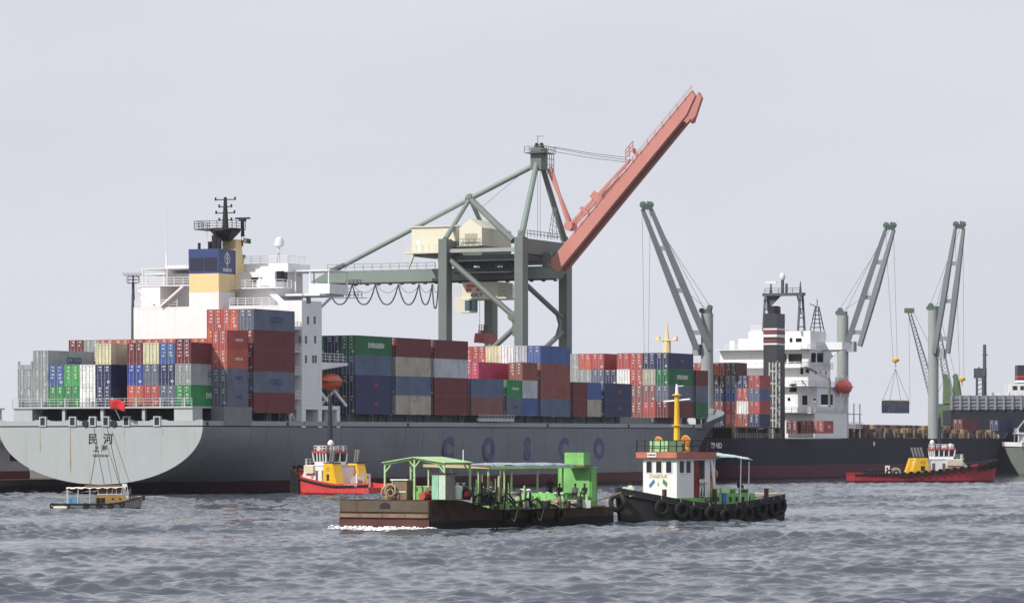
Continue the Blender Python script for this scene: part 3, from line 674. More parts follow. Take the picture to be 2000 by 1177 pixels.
    for px in (905, 945, 990):
        b = MB(); p = P3(px, 530, u=uM+.5); b.box(p.x, p.x+2.8, p.y-.9, p.y+.9, p.z-.2, z1); b.build('girder_hanger', M('hanger_dark', (60, 66, 74)), root)
    b = MB(); b.prism([P3(1048, 492, u=uM), P3(1080, 492, u=uM), P3(1075, 522, u=uM), P3(1060, 522, u=uM)], (4, 0, 0)); b.build('hinge_support', GRND, root)
    b = MB(); b.rail([P3(888, 528, u=uN+3), P3(1000, 524, u=uN+3)], 1.3, 1.2, .05, 3); b.box(X(uN+2.5, 0, 0).x, X(uM, 0, 0).x, P3(888, 528, u=uN+3).y, P3(1000, 524, u=uN+3).y, P3(940, 531, u=uN+3).z-.2, P3(940, 531, u=uN+3).z); b.build('service_gallery', M('hanger_dark', (60, 66, 74)), root)
    b = MB(); b.rail([P3(1012, 462, u=uN-1), P3(1030, 462, u=uN-1)], 1.2, 1.5, .05, 2); b.rail([P3(1030, 462, v=vW), P3(1095, 470, v=vW)], 1.2, 1.5, .05, 2); b.build('top_railing', GRND, root)
    # machinery houses
    p0 = P3(804, 492, u=191); p1 = P3(868, 443, u=191)
    h = MB().box(p0.x, p0.x+9, p0.y, p1.y-2.5, p0.z, p1.z).build('electrical_house', CREAM, root)
    MB().box(p0.x-.3, p0.x+9.3, p0.y+.3, p1.y-2.8, p1.z, p1.z+.25).build('roof', M('roof_cream', (204, 202, 188)), h)
    pd = P3(818, 492, u=191); MB().box(p0.x-.06, p0.x-.01, pd.y+.5, pd.y-.5, p0.z+.05, p0.z+2.1).build('door', HOUSEW, h)
    b = MB(); b.box(p0.x-1.4, p0.x, p0.y+.9, p1.y, p0.z-.4, p0.z-.02); b.rail([(p0.x-1.35, p0.y+.85, p0.z), (p0.x-1.35, p1.y, p0.z)], 1.2, 1.4, .05, 3)
    b.bar((p0.x-.8, p0.y-1, p0.z-.3), P3(798, 524, u=190.2), .5, .2); b.build('balcony', CREAM, h)
    b = MB(); b.box(p0.x, p0.x+9, p0.y-.5, p1.y-2, p0.z-.9, p0.z-.42); b.build('house_floor', GRND, h)
    a = P3(897, 480, u=190); c = P3(941, 444, u=190); ri = P3(918, 427, u=190)
    b = MB(); b.prism([(a.x, a.y, a.z), (a.x, c.y, a.z), (a.x, c.y, c.z), (a.x, ri.y, ri.z), (a.x, a.y, c.z)], (13.5, 0, 0)); h2 = b.build('machinery_house', CREAM, root)
    MB().box(a.x-.05, a.x-.005, P3(908, 0, u=190).y, P3(932, 0, u=190).y, a.z+.3, P3(918, 456, u=190).z).build('roller_door', M('roller_door', (168, 160, 140), .6, .1, 2), h2)
    b = MB(); b.rail([(a.x-.8, a.y, a.z), (a.x-.8, c.y, a.z)], 1.2, 1.3, .05, 2); b.box(a.x-1, a.x, a.y, c.y, a.z-.3, a.z-.02); b.build('balcony', GRND, h2)
    b = MB(); b.box(a.x, a.x+13.5, a.y, c.y, z1+1.1, a.z-.02); b.build('house_floor', GRND, h2)
    # A-frame, apex, back stays
    ap = P3(1053, 318, u=198); na = P3(918, 388, u=198)
    for e, m_ in ((X(uN, vW, zt), GRN), (X(uF, vW, zt), GRND)):
        b = MB(); b.tube(e, ap+Vector(((e.x-ap.x)*.1, 0, 0)), .62, .5, 10); b.lathe([(.9, 0), (.5, 1.2)], e, 8); b.build('a_frame_leg', m_, root)
    b = MB(); b.box(ap.x-1.6, ap.x+1.6, ap.y-1.1, ap.y+1.1, ap.z-1.4, ap.z+2.8); ah = b.build('apex_head', GRND, root)
    b = MB(); b.box(ap.x-2.6, ap.x+2.6, ap.y-2.2, ap.y+1.9, ap.z+1.7, ap.z+1.85); b.rail([(ap.x-2.6, ap.y+1.9, ap.z+1.85), (ap.x-2.6, ap.y-2.2, ap.z+1.85), (ap.x+2.6, ap.y-2.2, ap.z+1.85)], 1.1, 1, .05, 2)
    b.rail([(ap.x-2, ap.y-2.6, ap.z-2.6), (ap.x+1, ap.y-2.6, ap.z-2.6)], 4.2, 1., .05, 4)
    b.tube((ap.x, ap.y+.3, ap.z+2.8), (ap.x, ap.y+.3, ap.z+5.3), .07, n=5); b.bar((ap.x, ap.y-1.1, ap.z+5), (ap.x, ap.y+.3, ap.z+5), .1); b.build('apex_platform', GRND, ah)
    for y in (-.5, .5): MB().lathe([(.8, -.15), (.8, .15)], (ap.x, ap.y+y, ap.z+3), 12, 'Y').build('sheave', BLACK, ah)
    b = MB(); b.tube(ap, na, .5, .5, 10); b.tube(na, P3(655, 527, u=198), .45, .45, 10); b.build('back_stay', GRN, root)
    b = MB(); b.ball(na, 1.0); b.build('stay_node', GRND, root)
    for e in (X(uN, vL, zt), X(uF, vL, zt)): MB().tube(e, na, .48, .4, 10).build('a_frame_strut', GRN, root)
    MB().tube(na, P3(1003, 470, u=192), .62, .62, 10).build('a_frame_strut', GRND, root)
    MB().bar(P3(640, 531, u=196.5), P3(672, 516, u=196.5), .8, .5).build('stay_shoe', GRND, root)
    # boom: two plate girders joined by a soffit
    near = [(1068, 516), (1089, 530), (1340, 225), (1357, 188), (1351, 177)]
    boom = MB().prism([P3(x, y, u=195.9) for x, y in near], (1.0, 0, 0)).build('boom', PINK, root)
    far = [(1068, 516), (1089, 530), (1337, 228), (1336, 238), (1341, 236), (1357, 188), (1351, 177)]
    MB().prism([P3(x, y, u=195.9)+Vector((3.4, 0, 0)) for x, y in far], (1.0, 0, 0)).build('boom_far_girder', PINK, boom)
    b = MB(); q0, q1, t0, t1 = [P3(x, y, u=196.9) for x, y in ((1089, 530), (1330, 237), (1078, 522), (1322, 230))]
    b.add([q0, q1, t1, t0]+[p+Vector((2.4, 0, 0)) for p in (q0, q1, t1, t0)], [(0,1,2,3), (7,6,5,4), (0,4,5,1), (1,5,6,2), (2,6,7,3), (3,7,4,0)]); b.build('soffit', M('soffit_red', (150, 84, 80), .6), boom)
    for t in (.28, .36, .62):
        x, y = 1072+(1351-1072)*t, 512+(177-512)*t; b = MB(); a = P3(x, y, u=197); c = P3(x-16+(8 if t > .5 else 0), y-13, u=197)
        b.bar(a, c, .5, 1.4 if t == .36 else .6); b.build('stay_bracket', PINK, boom)
    b = MB(); b.rail([P3(1120+k*231/8, 455-k*278/8, u=195.6) for k in range(9)], .9, 2.5, .035, 2); b.rail([P3(1222, 316, u=196.4), P3(1236, 299, u=196.4)], 2.2, 1., .08, 3); b.build('boom_railing', PINK, boom)
    b = MB(); kn = P3(1111, 441, u=197.2)
    b.bar(P3(1075, 325, u=197.2), kn, .35, .6); b.bar(P3(1071, 330, u=199), kn+Vector((1.6, 0, 0)), .35, .6); b.lathe([(.9, -.4), (.9, 2)], kn, 10, 'X')
    b.bar(kn, P3(1232, 312, u=197.2), .3, .5); b.bar(kn+Vector((1.6, 0, 0)), P3(1240, 318, u=197.2), .3, .5); b.build('folded_forestay', PINK, root)
    for y0, x1, y1 in ((287, 1224, 308), (289, 1228, 313), (296, 1226, 317)):
        MB().path([P3(1082, y0, u=198), P3(1155, (y0+y1)/2+2, u=198), P3(x1, y1, u=198)], .05, 5).build('boom_hoist_rope', WIRE, root)
    for px in (1050, 1055): MB().tube(P3(px, 330, u=198), P3(px, 462, u=198), .035, n=5).build('hoist_rope', WIRE, root)
    MB().tube(P3(1035, 325, u=198), P3(935, 410, u=198), .035, n=5).build('hoist_rope', WIRE, root)
    b = MB()
    for s in (-1, 1):
        for t in (-1, 1): b.bar(P3(1083, 466, u=203)+Vector((s*.9, t*.9, 0)), P3(1083, 405, u=203)+Vector((s*.2, t*.2, 0)), .1)
    for k in range(6):
        z = k/6; c = P3(1083, 466-61*z, u=203); r_ = .9-.7*z; b.bar(c+Vector((-r_, -r_, 0)), c+Vector((-r_*.9, r_*.9, .9)), .07); b.bar(c+Vector((-r_, -r_, 0)), c+Vector((r_, -r_, .7)), .07)
    b.build('lattice_post', GRND, root)
    # trolley with cab, head block and spreader, festoon cables
    p0 = P3(889, 552, u=195); p1 = P3(990, 583, u=195)
    tr = MB().box(p0.x-.6, p0.x+6.4, P3(902, 0, u=194.4).y, P3(972, 0, u=194.4).y, p1.z, p0.z).build('trolley', CREAM, root)
    b = MB(); b.box(p0.x-.5, p0.x+6, p0.y, P3(902, 0, u=194.4).y, p1.z, p1.z+.3); b.rail([(p0.x-.5, p0.y, p1.z+.3), (p0.x-.5, p0.y-1.3, p1.z+.3)], 2.2, .8, .05, 2); b.build('trolley_gallery', CREAM, tr)
    b = MB(); b.box(p0.x-.5, p0.x+6, P3(972, 0, u=194.4).y, p1.y, p1.z, p1.z+.3); b.rail([(p0.x-.5, p1.y+1.8, p1.z+.3), (p0.x-.5, p1.y, p1.z+.3), (p0.x+6, p1.y, p1.z+.3)], 2.3, .7, .05, 3); b.build('trolley_gallery', CREAM, tr)
    b = MB(); f0 = p0.x-.64
    for px, wd in ((917, 6), (926, 5), (936, 6)):
        for k, (ya, yb) in enumerate(((555, 561), (562.5, 568.5))):
            if (px, k) == (926, 1): continue
            b.box(f0, f0+.03, P3(px-wd, 0, u=194.4).y, P3(px+wd-2, 0, u=194.4).y, P3(930, yb, u=194.4).z, P3(930, ya, u=194.4).z)
    b.build('emblem', M('emblem_orange', (226, 92, 50), .6), tr)
    text('KICT', .85, TXK, tr, (f0, P3(931, 0, u=194.4).y, P3(930, 576, u=194.4).z), AFT, .02, 'lettering', 1.35)
    c0 = P3(888, 583, u=194); c1 = P3(922, 610, u=194)
    b = MB(); b.prism([(c0.x, c0.y, c0.z), (c0.x, c1.y, c0.z), (c0.x, c1.y, c1.z), (c0.x, c0.y-.8, c1.z), (c0.x, c0.y, c1.z+.8)], (2.4, 0, 0)); cb = b.build('operator_cab', CREAM, tr)
    MB().box(c0.x-.03, c0.x+2.43, c1.y+1.5, c1.y-.04, c1.z+.35, c0.z-.35).build('window', M('cab_glass', (70, 104, 112), .1), cb)
    sp = P3(949, 650, u=198); b = MB(); b.box(sp.x-1.6, sp.x+1.6, sp.y+.9, sp.y-.9, sp.z-.1, sp.z+.5); b.rail([(sp.x-1.4, sp.y+.8, sp.z+.5), (sp.x-1.4, sp.y-.8, sp.z+.5)], 1., .6, .05, 2); b.tube((sp.x, sp.y, sp.z+.5), (sp.x, sp.y, sp.z+1.4), .5)
    hb = b.build('head_block', M('headblock', (104, 84, 80), .7, .3, 1, rust=.3), root)
    b = MB(); b.prism([(sp.x-3, sp.y+1.2, sp.z-1.9), (sp.x-3, sp.y-1.2, sp.z-1.9), (sp.x-3, sp.y-.9, sp.z-.1), (sp.x-3, sp.y+.9, sp.z-.1)], (6, 0, 0)); b.build('spreader', M('spreader_red', (170, 74, 66), .6, .2, .6, rust=.2), hb)
    for dx, dy in ((-1.3, .7), (1.3, .7), (-1.3, -.7), (1.3, -.7)): MB().tube((sp.x+dx, sp.y+dy, sp.z+.5), (sp.x+dx, sp.y+dy, p1.z), .04, n=5).build('hoist_rope', WIRE, root)
    fm = M('festoon_cable', (62, 60, 84), .7); xs = [640, 688, 733, 778, 818, 844, 856]
    for a_, c_ in zip(xs, xs[1:]):
        A_, C_ = P3(a_, 555, u=uM-.5), P3(c_, 555, u=uM-.5); dp = 3.9 if c_-a_ > 20 else 4.6; pts = []
        for k in range(13):
            t = k/12; pts.append(A_.lerp(C_, t)-Vector((0, 0, dp*(1-abs(2*t-1)**2.4))))
        MB().path(pts, .14, 6).build('festoon_cable', fm, root)
        pts = [A_.lerp(C_, k/10)-Vector((-.4, 0, 1.6*(1-abs(2*k/10-1)**2))) for k in range(11)]
        MB().path(pts, .05, 5).build('tow_wire', WIRE, root)
    b = MB(); a = P3(676, 557, u=uM-1); b.rail([a, a+Vector((0, -3.2, 0))], 1., .8, .06, 3); b.rail([a-Vector((0, 0, 2.4)), a+Vector((0, -3.4, -2.4))], 1.1, .8, .06, 2); b.bar(a+Vector((0, 3, -2.5)), a+Vector((0, -4.5, -2.5)), .12); b.build('maintenance_cage', fm, root)
crane()

# ------------------------------------------------------------ floodlight mast on the quay
def floodlight():
    u = 75; v = Q.V(260, u); p = Q.W(u, v, QZ)
    root = thing('floodlight_mast', 'tall dark floodlight mast left of the white ship house', 'lamp', p); Y = p.y; z = lambda py: HC+(YH-py)/F*Y-QZ
    MB().lathe([(.45, 0), (.3, z(600)), (.2, z(553))], (0, 0, 0), 10).build('pole', M('mast_dark', (70, 74, 82)), root)
    b = MB(); b.box(-.9, .9, -.9, .9, z(553), z(552)); b.rail([(-.9, -.9, z(552)), (.9, -.9, z(552)), (.9, .9, z(552)), (-.9, .9, z(552))], 1., .9, .04, 2); b.tube((0, 0, z(552)), (0, 0, z(537)), .12); b.bar((-1.6, 0, z(537)), (1.6, 0, z(537)), .14); b.build('head_frame', M('mast_dark', (70, 74, 82)), root)
    for k in range(6):
        x = -1.5+.6*k; b = MB(); b.box(x-.2, x+.2, -.35, .1, z(537)-.1, z(537)+.42); b.build('lamp_housing', M('lamp_grey', (190, 192, 196)), root)
floodlight()

# ------------------------------------------------------------ white harbour office on the quay, left edge
def office():
    u0 = 11.5; v0 = -24.; p = Q.W(u0, v0, QZ)
    root = thing('harbour_office', 'white quayside building with red plinth partly behind the ship stern', 'building', p, Q.rot)
    b = MB(); b.box(-14, 9, 0, 9, 1.15, 5.2); wl = b.build('wall', HOUSEW, root); MB().box(-14.05, 9.05, -.05, 9.05, 0, 1.15).build('plinth', M('plinth_red', (150, 60, 58), .7, .2, .5), wl)
    MB().box(-14.4, 9.3, -1.3, 9.3, 5.22, 5.6).build('roof_slab', M('slab_cream', (206, 200, 186)), root)
    b = MB(); b.box(-14, 4, 1.5, 9, 5.62, 9.9); up = b.build('upper_storey', HOUSEW, root); MB().box(-14.3, 4.3, 1.2, 9.3, 9.92, 10.15).build('roof', HOUSEW, up)
    for x in (-11, -7, -3, 1): w_ = MB().box(x-1.1, x+1.1, 1.44, 1.52, 7.6, 9.2).build('window', GLASS, up); MB().box(x-1.25, x+1.25, 1.4, 1.5, 7.45, 7.58).build('sill', HOUSEW, w_)
    for y in (3.5, 6.6): MB().box(-14.06, -13.98, y-1.1, y+1.1, 7.4, 9.2).build('window', GLASS, up)
    for x in (-9, -2, 5): MB().box(x-1.2, x+1.2, -.06, .02, 2.6, 4).build('window', GLASS, wl)
    for y in (2.2, 6): MB().box(-14.07, -13.98, y-.9, y+.9, 2.5, 4.1).build('window', GLASS, wl)
office()

# ------------------------------------------------------------ the black geared cargo ship
B = Fr(32.85, 714.4, 24.3, 0.)
HB = 12.5
def bs_top(u): return 8.3+.5*cl(u, 30, 200)+2.6*cl(u, 190, 198)
def cargo_ship():
    root = thing('cargo_ship', 'black hulled cargo ship with white house and three deck cranes', 'ship', B.loc, B.rot)
    L_ = 222.; us = [0, 3, 8, 16, 28, 45, 70, 100, 130, 160, 175, 184, 190, 195, 203, 209, 214, 218, 221, 222]; rings = []; n = 12
    for u in us:
        zt = bs_top(u); zk = -6+7.5*(1-cl(u, 0, 14))**1.5+ (zt+5.5)*cl(u, 209, 222)**1.6; half = []
        for i in range(n+1):
            z = zk+(zt-zk)*(i/n)
            e = 2.2+5*cl(u, 0, 30); t = cl(z, zk, zt); hb = HB*(.86+.14*cl(u, 0, 12))*max(0, 1-(1-t)**e)**.5
            if u > 160:
                f = cl(u, 168, 222); g = cl(u, 160, 213); bd = HB*max(0, 1-f**2.6)**.75; bw = HB*max(0, 1-g**1.7); hb = (bw+(bd-bw)*cl(z, 0, zt)**1.7)*(1-(1-cl(z, zk, zk+4))**4)
            half.append((hb, z))
        rings.append([(u, y, z) for y, z in half[::-1]]+[(u, -y, z) for y, z in half[1:]])
    hm = M('black_hull', (46, 47, 62), .7, .15, .15, streak=.25, rcol=(66, 58, 64), bands=[(2.9, (98, 52, 70)), (.3, (56, 36, 44))], spec=.15, plates=.06)
    MB().loft(rings, closed=False, caps=False).build('hull', hm, root, True)
    MB().prism([(-.003, y, z) for _, y, z in rings[0]], (-.05, 0, 0)).build('transom', hm, root)
    MB().loft([[(u, max(.02, r[0][1]-.1), min(bs_top(u), 8.8)-.12), (u, min(-.02, -r[0][1]+.1), min(bs_top(u), 8.8)-.12)] for u, r in zip(us, rings)], closed=False, caps=False).build('deck', M('ship_deck_brown', (96, 72, 62), .8, .2, .5), root)
    text('TRAID', 1.5, TXW, root, (B.U(1399, HB), -HB-.03, B.Z(870, B.U(1399, HB), HB)), STB, .02, 'ship_name', 1.4)
    for px in (1707, 1950): u = B.U(px, HB); MB().lathe([(.55, -.03), (.55, .03)], (u, -HB-.03, B.Z(866 if px < 1800 else 852, u, HB)), 10, 'Y').build('draught_mark', TXW, root)
    # raised after deck carrying the stern stack
    RST = M('rusty_structure', (92, 74, 68), .8, .25, .5, rust=.3)
    MB().box(1, 27, -12.3, 12.3, 10.35, 10.6).build('after_platform', RST, root)
    for u in (1.5, 7, 13, 19.5, 26.4):
        for s in (-1, 1): MB().box(u-.45, u+.45, s*12.2, s*11.3, 8.2, 10.34).build('platform_post', RST, root)
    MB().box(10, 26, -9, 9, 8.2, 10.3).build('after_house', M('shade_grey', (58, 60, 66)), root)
    b = MB(); b.rail([(.6, -12.2, 8.2), (27, -12.3, 8.2)], 1., 1.6, .05, 2); b.build('after_railing', M('rail_grey', (140, 140, 140)), root)
    # accommodation
    hu = 52.; zd = 8.5
    tiers = ((hu-5, hu+16, -12.4, 12.4, zd, 13.6), (hu-2.6, hu+15, -12.1, 10.8, 13.9, 19.2), (hu, hu+13, -9.6, 10.8, 19.5, 27.1), (hu+2, hu+12, -9, 5, 27.3, 31.2))
    for k, (a, c, d, e, f, g) in enumerate(tiers): MB().box(a, c, d, e, f, g).build('accommodation_tier', HOUSEW, root)
    for a, c, z in ((hu-6.5, hu+15, 13.62), (hu-4.2, hu+15, 19.22), (hu-2, hu+14, 23.3), (hu-2, hu+13.4, 27.12)):
        b = MB(); b.box(a, c, -12.45 if z < 20 else -9.9, 11, z, z+.2)
        y1 = -12.4 if z < 20 else -9.85
        b.rail([(a+.05, 9, z+.2), (a+.05, y1, z+.2), (c, y1, z+.2)], 1.05, 1.5, .05, 3); b.build('deck_gallery', HOUSEW, root)
    for px, py, uu, w_, h_ in ((1545, 664, hu+2, .6, .9), (1560, 664, hu+2, 1.3, .8), (1530, 700, hu, 1.4, 2), (1553, 700, hu, 3, 2), (1602, 698, hu, 1.4, 2), (1589, 698, hu, 1., 2), (1566, 723, hu, .6, 1.6), (1577, 724, hu, .7, .8),
                              (1549, 757, hu-2.6, 1.6, 1.8), (1572, 781, hu-5, 1.1, 2), (1591, 780, hu-5, .5, .5), (1615, 780, hu-5, 2.6, 2.2), (1541, 779, hu-5, .6, .6)):
        p = B.at(px, py, u=uu); o = MB().box(uu-.05, uu+.03, p.y-w_/2, p.y+w_/2, p.z-h_/2, p.z+h_/2).build('window', GLASS, root); MB().box(uu-.08, uu, p.y-w_/2-.1, p.y+w_/2+.1, p.z-h_/2-.12, p.z-h_/2-.01).build('sill', HOUSEW, o)
    for k in range(3):
        for z in (22, 25.5): o = MB().box(hu+3+k*3.4, hu+3.8+k*3.4, -9.65, -9.58, z, z+.8).build('window', GLASS, root)
    b = MB(); b.box(hu+7.5, hu+13, -14.2, -9, 27.3, 27.6); b.box(hu+7.5, hu+13, -14.2, -13.9, 27.6, 28.9); b.box(hu+7.5, hu+7.8, -13.9, -9, 27.6, 28.9); b.box(hu+12.7, hu+13, -13.9, -9, 27.6, 28.9)
    b.prism([(hu+8, -9.7, 27.2), (hu+8, -13.5, 27.2), (hu+8, -9.7, 24)], (.4, 0, 0)); b.build('bridge_wing', HOUSEW, root)
    b = MB(); pz = B.at(1412, 690, u=hu); b.box(hu+4, hu+12, 9, pz.y, 27.3, 27.6); b.box(hu+4, hu+4.3, 9, pz.y, 27.6, 29.3); b.box(hu+7, hu+9, 9.5, 11.5, 19.5, 27.2); b.build('bridge_wing', HOUSEW, root)
    b = MB(); b.box(hu+3, hu+11, -3, 4.8, 31.22, 31.5); b.rail([(hu+3, 4.7, 31.5), (hu+3, -3, 31.5)], 1., 1.4, .05, 3); b.box(hu+5, hu+9, 5.1, 8.4, 27.3, 29.8); b.build('monkey_island', HOUSEW, root)
    b = MB(); b.bar(B.at(1573, 716, u=hu-1.5), B.at(1620, 740, u=hu-6), .5, .35); b.tube(B.at(1620, 742, u=hu-6), B.at(1620, 795, u=hu-6), .32); b.build('stores_crane', M('stores_crane_grey', (110, 112, 110)), root)
    b = MB(); b.bar(B.at(1566, 742, u=hu-4), B.at(1582, 764, u=hu-4), .5, .2); b.build('inclined_ladder', HOUSEW, root)
    # funnel with stripes, pipes, radar gantry
    fu = 38.; va, vb = B.V(1491, fu), B.V(1517, fu); f1 = fu+5
    fz = lambda py: B.Z(py, fu, va)
    FB = M('funnel_dark', (46, 48, 58), .5, .12, .3)
    fn = MB().box(fu, f1, -va, -vb, 8.3, fz(612)).build('funnel', FB, root)
    for y0, y1, m_ in ((641, 644, TXW), (645, 651, M('band_red', (140, 48, 60))), (653, 658, TXW), (663, 668, M('band_red', (140, 48, 60))), (670, 673, TXW)): MB().box(fu-.04, f1+.04, -va+.04, -vb-.04, fz(y1), fz(y0)).build('stripe', m_, fn)
    b = MB(); b.tube((fu+2.2, -va-1.6, fz(612)), (fu+2.2, -va-1.6, fz(597)), 1.0, 1.0, 10); b.tube((fu+1, -va-3.2, fz(612)), (fu+1, -va-3.2, fz(602)), .25); b.tube((fu+3, -vb+.5, fz(612)), (fu+3, -vb+.5, fz(598)), .25); b.build('exhaust_pipes', BLACK, fn)
    MG = M('mast_grey', (74, 78, 86), .6)
    gu = 55; b = MB(); ya, yb = B.at(1497, 600, u=gu).y, B.at(1565, 600, u=gu).y; zt = B.Z(578, gu, 0); z0_ = 31.2
    for y in (ya, yb):
        for dx in (-1.6, 1.6): b.bar((gu+dx*1.3, y, z0_ if y == yb else 31.2), (gu+dx*.5, y, zt), .4)
        for k in range(4): z = z0_+(zt-z0_)*(k+.5)/4; b.bar((gu-1.6, y, z), (gu+1.6, y, z), .2)
    b.box(gu-1, gu+1, ya+.6, yb-.6, zt, zt+.6); b.prism([(gu, ya, zt), (gu, ya-3.2, zt), (gu, ya, zt-3)], (.4, 0, 0)); b.bar((gu, ya-7, zt), (gu, yb, zt-4), .25)
    b.rail([(gu-1, ya, zt+.6), (gu-1, yb, zt+.6)], 1., 1.5, .05, 2); b.tube((gu, (ya+yb)/2+.3, zt+.6), (gu, (ya+yb)/2+.3, zt+3.4), .35); b.tube((gu, (ya+yb)/2-.6, zt+.6), (gu, (ya+yb)/2-.6, zt+2.6), .3); b.tube((gu, yb+.2, zt+.6), (gu, yb+.2, zt+3), .3, .1); b.tube((gu, ya-1, zt+.6), (gu, ya-1, zt+2.6), .35, .15)
    b.build('radar_gantry', MG, root)
    b = MB(); b.lathe([(.4, 0), (.6, .4), (.6, 1.), (.3, 1.5)], (gu, (ya+yb)/2+.3, zt+3.4), 10); b.build('satellite_dome', HOUSEW, root, True)
    MB().box(gu-.2, gu+.2, ya-2.3, ya+.3, zt+2.7, zt+3.1).build('radar_scanner', HOUSEW, root)
    lu = 60; y = B.at(1596, 640, u=lu).y; zb, zt2 = 31.2, B.Z(600, lu, 0); b = MB()
    for s in (-1, 1):
        for t in (-1, 1): b.bar((lu+s*1.2, y+t*1.2, zb), (lu+s*.3, y+t*.3, zt2), .18)
    for k in range(1, 6):
        z = zb+(zt2-zb)*k/6; r_ = 1.2-.9*k/6
        for e in (((-1,-1),(1,-1)), ((-1,1),(1,1)), ((-1,-1),(-1,1)), ((1,-1),(1,1))): b.bar((lu+e[0][0]*r_, y+e[0][1]*r_, z), (lu+e[1][0]*r_, y+e[1][1]*r_, z), .12)
    b.bar((lu, y, zt2), (lu, y+1.6, zt2+.6), .2); b.tube((lu, y, zt2), (lu, y, zt2+1.6), .1); b.build('lattice_mast', MG, root)
    # lifeboat
    lb = B.at(1649, 755, v=13.2); pr = []
    for i in range(9):
        t = i/8; w_ = 1.3*max(.15, 1-abs(2*t-1)**2.6); pr.append([(lb.x-4.4+8.8*t, lb.y+w_*math.cos(a), lb.z+1.55*max(.35, 1-abs(2*t-1)**3)*math.sin(a)) for a in [2*math.pi*k/12 for k in range(12)]])
    lo = MB().loft(pr).build('lifeboat', M('lifeboat_red', (222, 66, 48), .4, .08), root, True); MB().box(lb.x-2.2, lb.x+2.2, lb.y-1.35, lb.y+1.35, lb.z-.1, lb.z+.08).build('rubbing_strake', M('strake', (150, 60, 34)), lo)
    b = MB()
    for x in (-2.4, 2.4): b.bar((lb.x+x, -11.9, 19.3), (lb.x+x, lb.y, lb.z+2.2), .35); b.bar((lb.x+x, -12, 13.8), (lb.x+x, -12.2, lb.z+2), .3); b.bar((lb.x+x, -12.3, 13.8), (lb.x+x, lb.y-.2, lb.z-1.3), .3)
    b.build('davit', HOUSEW, root)
    b = MB()
    for u in (69, 73, 77): b.bar((u, -12.2, 8.6), (u, -12.2, 16), .25)
    b.box(68.1, 78, -12.45, -9, 10.6, 10.8); b.rail([(68.1, -12.4, 10.8), (78, -12.4, 10.8)], 1.1, 1.4, .05, 3); b.box(68.1, 78, -12.45, -9, 13.62, 13.8); b.build('embarkation_deck', HOUSEW, root)
    # container lattice tower by the funnel
    tu = 34.; y0, y1 = B.at(1503, 0, u=tu).y, B.at(1516, 0, u=tu).y; zt = B.Z(708, tu, 0); b = MB(); TG = M('tower_grey', (176, 178, 172), .6)
    for x in (tu, tu+2):
        for y in (y0, y1): b.bar((x, y, 8.3), (x, y, zt), .28)
    k = 0; z = 9.5
    while z < zt: b.bar((tu, y0, z), (tu, y1, z), .22); b.bar((tu+2, y0, z), (tu+2, y1, z), .2); b.bar((tu, y1, z), (tu+2, y1, z), .2); b.bar((tu+1, y0, z), (tu+1, y1, z+2.2), .14); z += 2.55
    b.build('lattice_tower', TG, root)
    # deck cargo gear: hatch coamings ahead of the house
    for u0, u1 in ((80, 97), (100, 118), (127, 148), (152, 176)): MB().box(u0, u1, -9.5, 9.5, 8.6, 10.6).build('hatch_coaming', RST, root)
    for u in range(66, 180, 7): MB().bar((u, -12.2, 8.6), (u, -12.2, 10.1+.3*math.sin(u)), .35, .3).build('side_stanchion', M('stanchion', (120, 108, 96), .8, .3, .6, rust=.3), root)
    # three deck cranes
    CG = M('deck_crane_grey', (146, 154, 152), .5, .08, .2, streak=.2, rcol=(120, 112, 100)); CGD = M('deck_crane_boom', (106, 114, 119), .5, .08, .2)
    def deck_crane(px, u, v, ptop, foot, tip, r, hook=None, lab=None):
        p = B.at(px, ptop, u=u) if v is None else Vector((u, -v, B.Z(ptop, u, v)))
        cr = link('deck_crane', None, root); cr['label'] = lab
        b = MB(); b.lathe([(r*1.05, 8.5), (r, p.z*.45), (r, p.z*.45+.4), (r, p.z), (.1, p.z)], (p.x, p.y, 0), 14); b.build('pedestal', CG, cr, True)
        Yp = (B.mat @ p).y
        def w(q, dY=0): return B.L(PW(q[0], q[1], Yp+dY))
        b = MB(); dx = 1 if tip[0] > foot[0] else -1
        f0, f1, t0, t1 = foot[0], foot[1], tip[0], tip[1]
        b.box(p.x-.5, p.x+.5, p.y-.9, p.y+.9, p.z, p.z+.9); b.lathe([(.55, -.3), (.55, .3)], (p.x, p.y-.6*dx*-1, p.z+1.2), 10, 'X'); b.lathe([(.55, -.3), (.55, .3)], (p.x, p.y+1.1, p.z+.6), 10, 'X'); b.build('sheave_head', M('sheave_green', (70, 92, 84)), cr)
        for dn, df in (((-1.25, 0), 0), ((1.25, 0), 0)):
            a = w((f0+dn[0]*10.5, f1), -1.5); c = w((t0+dn[0]*6.5, t1+6), -2.5); b = MB(); b.bar(a, a.lerp(c, .5), .9, 1.15, 1.15, 1.25); b.bar(a.lerp(c, .5), c, 1.15, 1.25, .6, .8); b.build('boom', CGD, cr)
        for t in (.12, .42, .72):
            a = w((f0-15, f1), -1.5).lerp(w((t0-8, t1+6), -2.5), t); c = w((f0+15, f1), -1.5).lerp(w((t0+8, t1+6), -2.5), t); MB().bar(a, c, .8, .9).build('boom_cross_tie', CG, cr)
        b = MB(); b.bar(w((t0-9, t1+2), -2.5), w((t0+9, t1+2), -2.5), 1., 1.); 
        for s in (-7, 7): b.lathe([(.7, -.25), (.7, .25)], w((t0+s, t1-2), -2.5), 10, 'X')
        b.bar(w((t0+2, t1), -2.5), w((t0+2, t1-9), -2.5), .25); b.build('boom_head', M('sheave_green', (70, 92, 84)), cr)
        for s in (-4, 4): MB().tube((p.x, p.y+s*.2, p.z+1.2), w((t0+s, t1), -2.5), .04, n=5).build('luffing_rope', WIRE, cr)
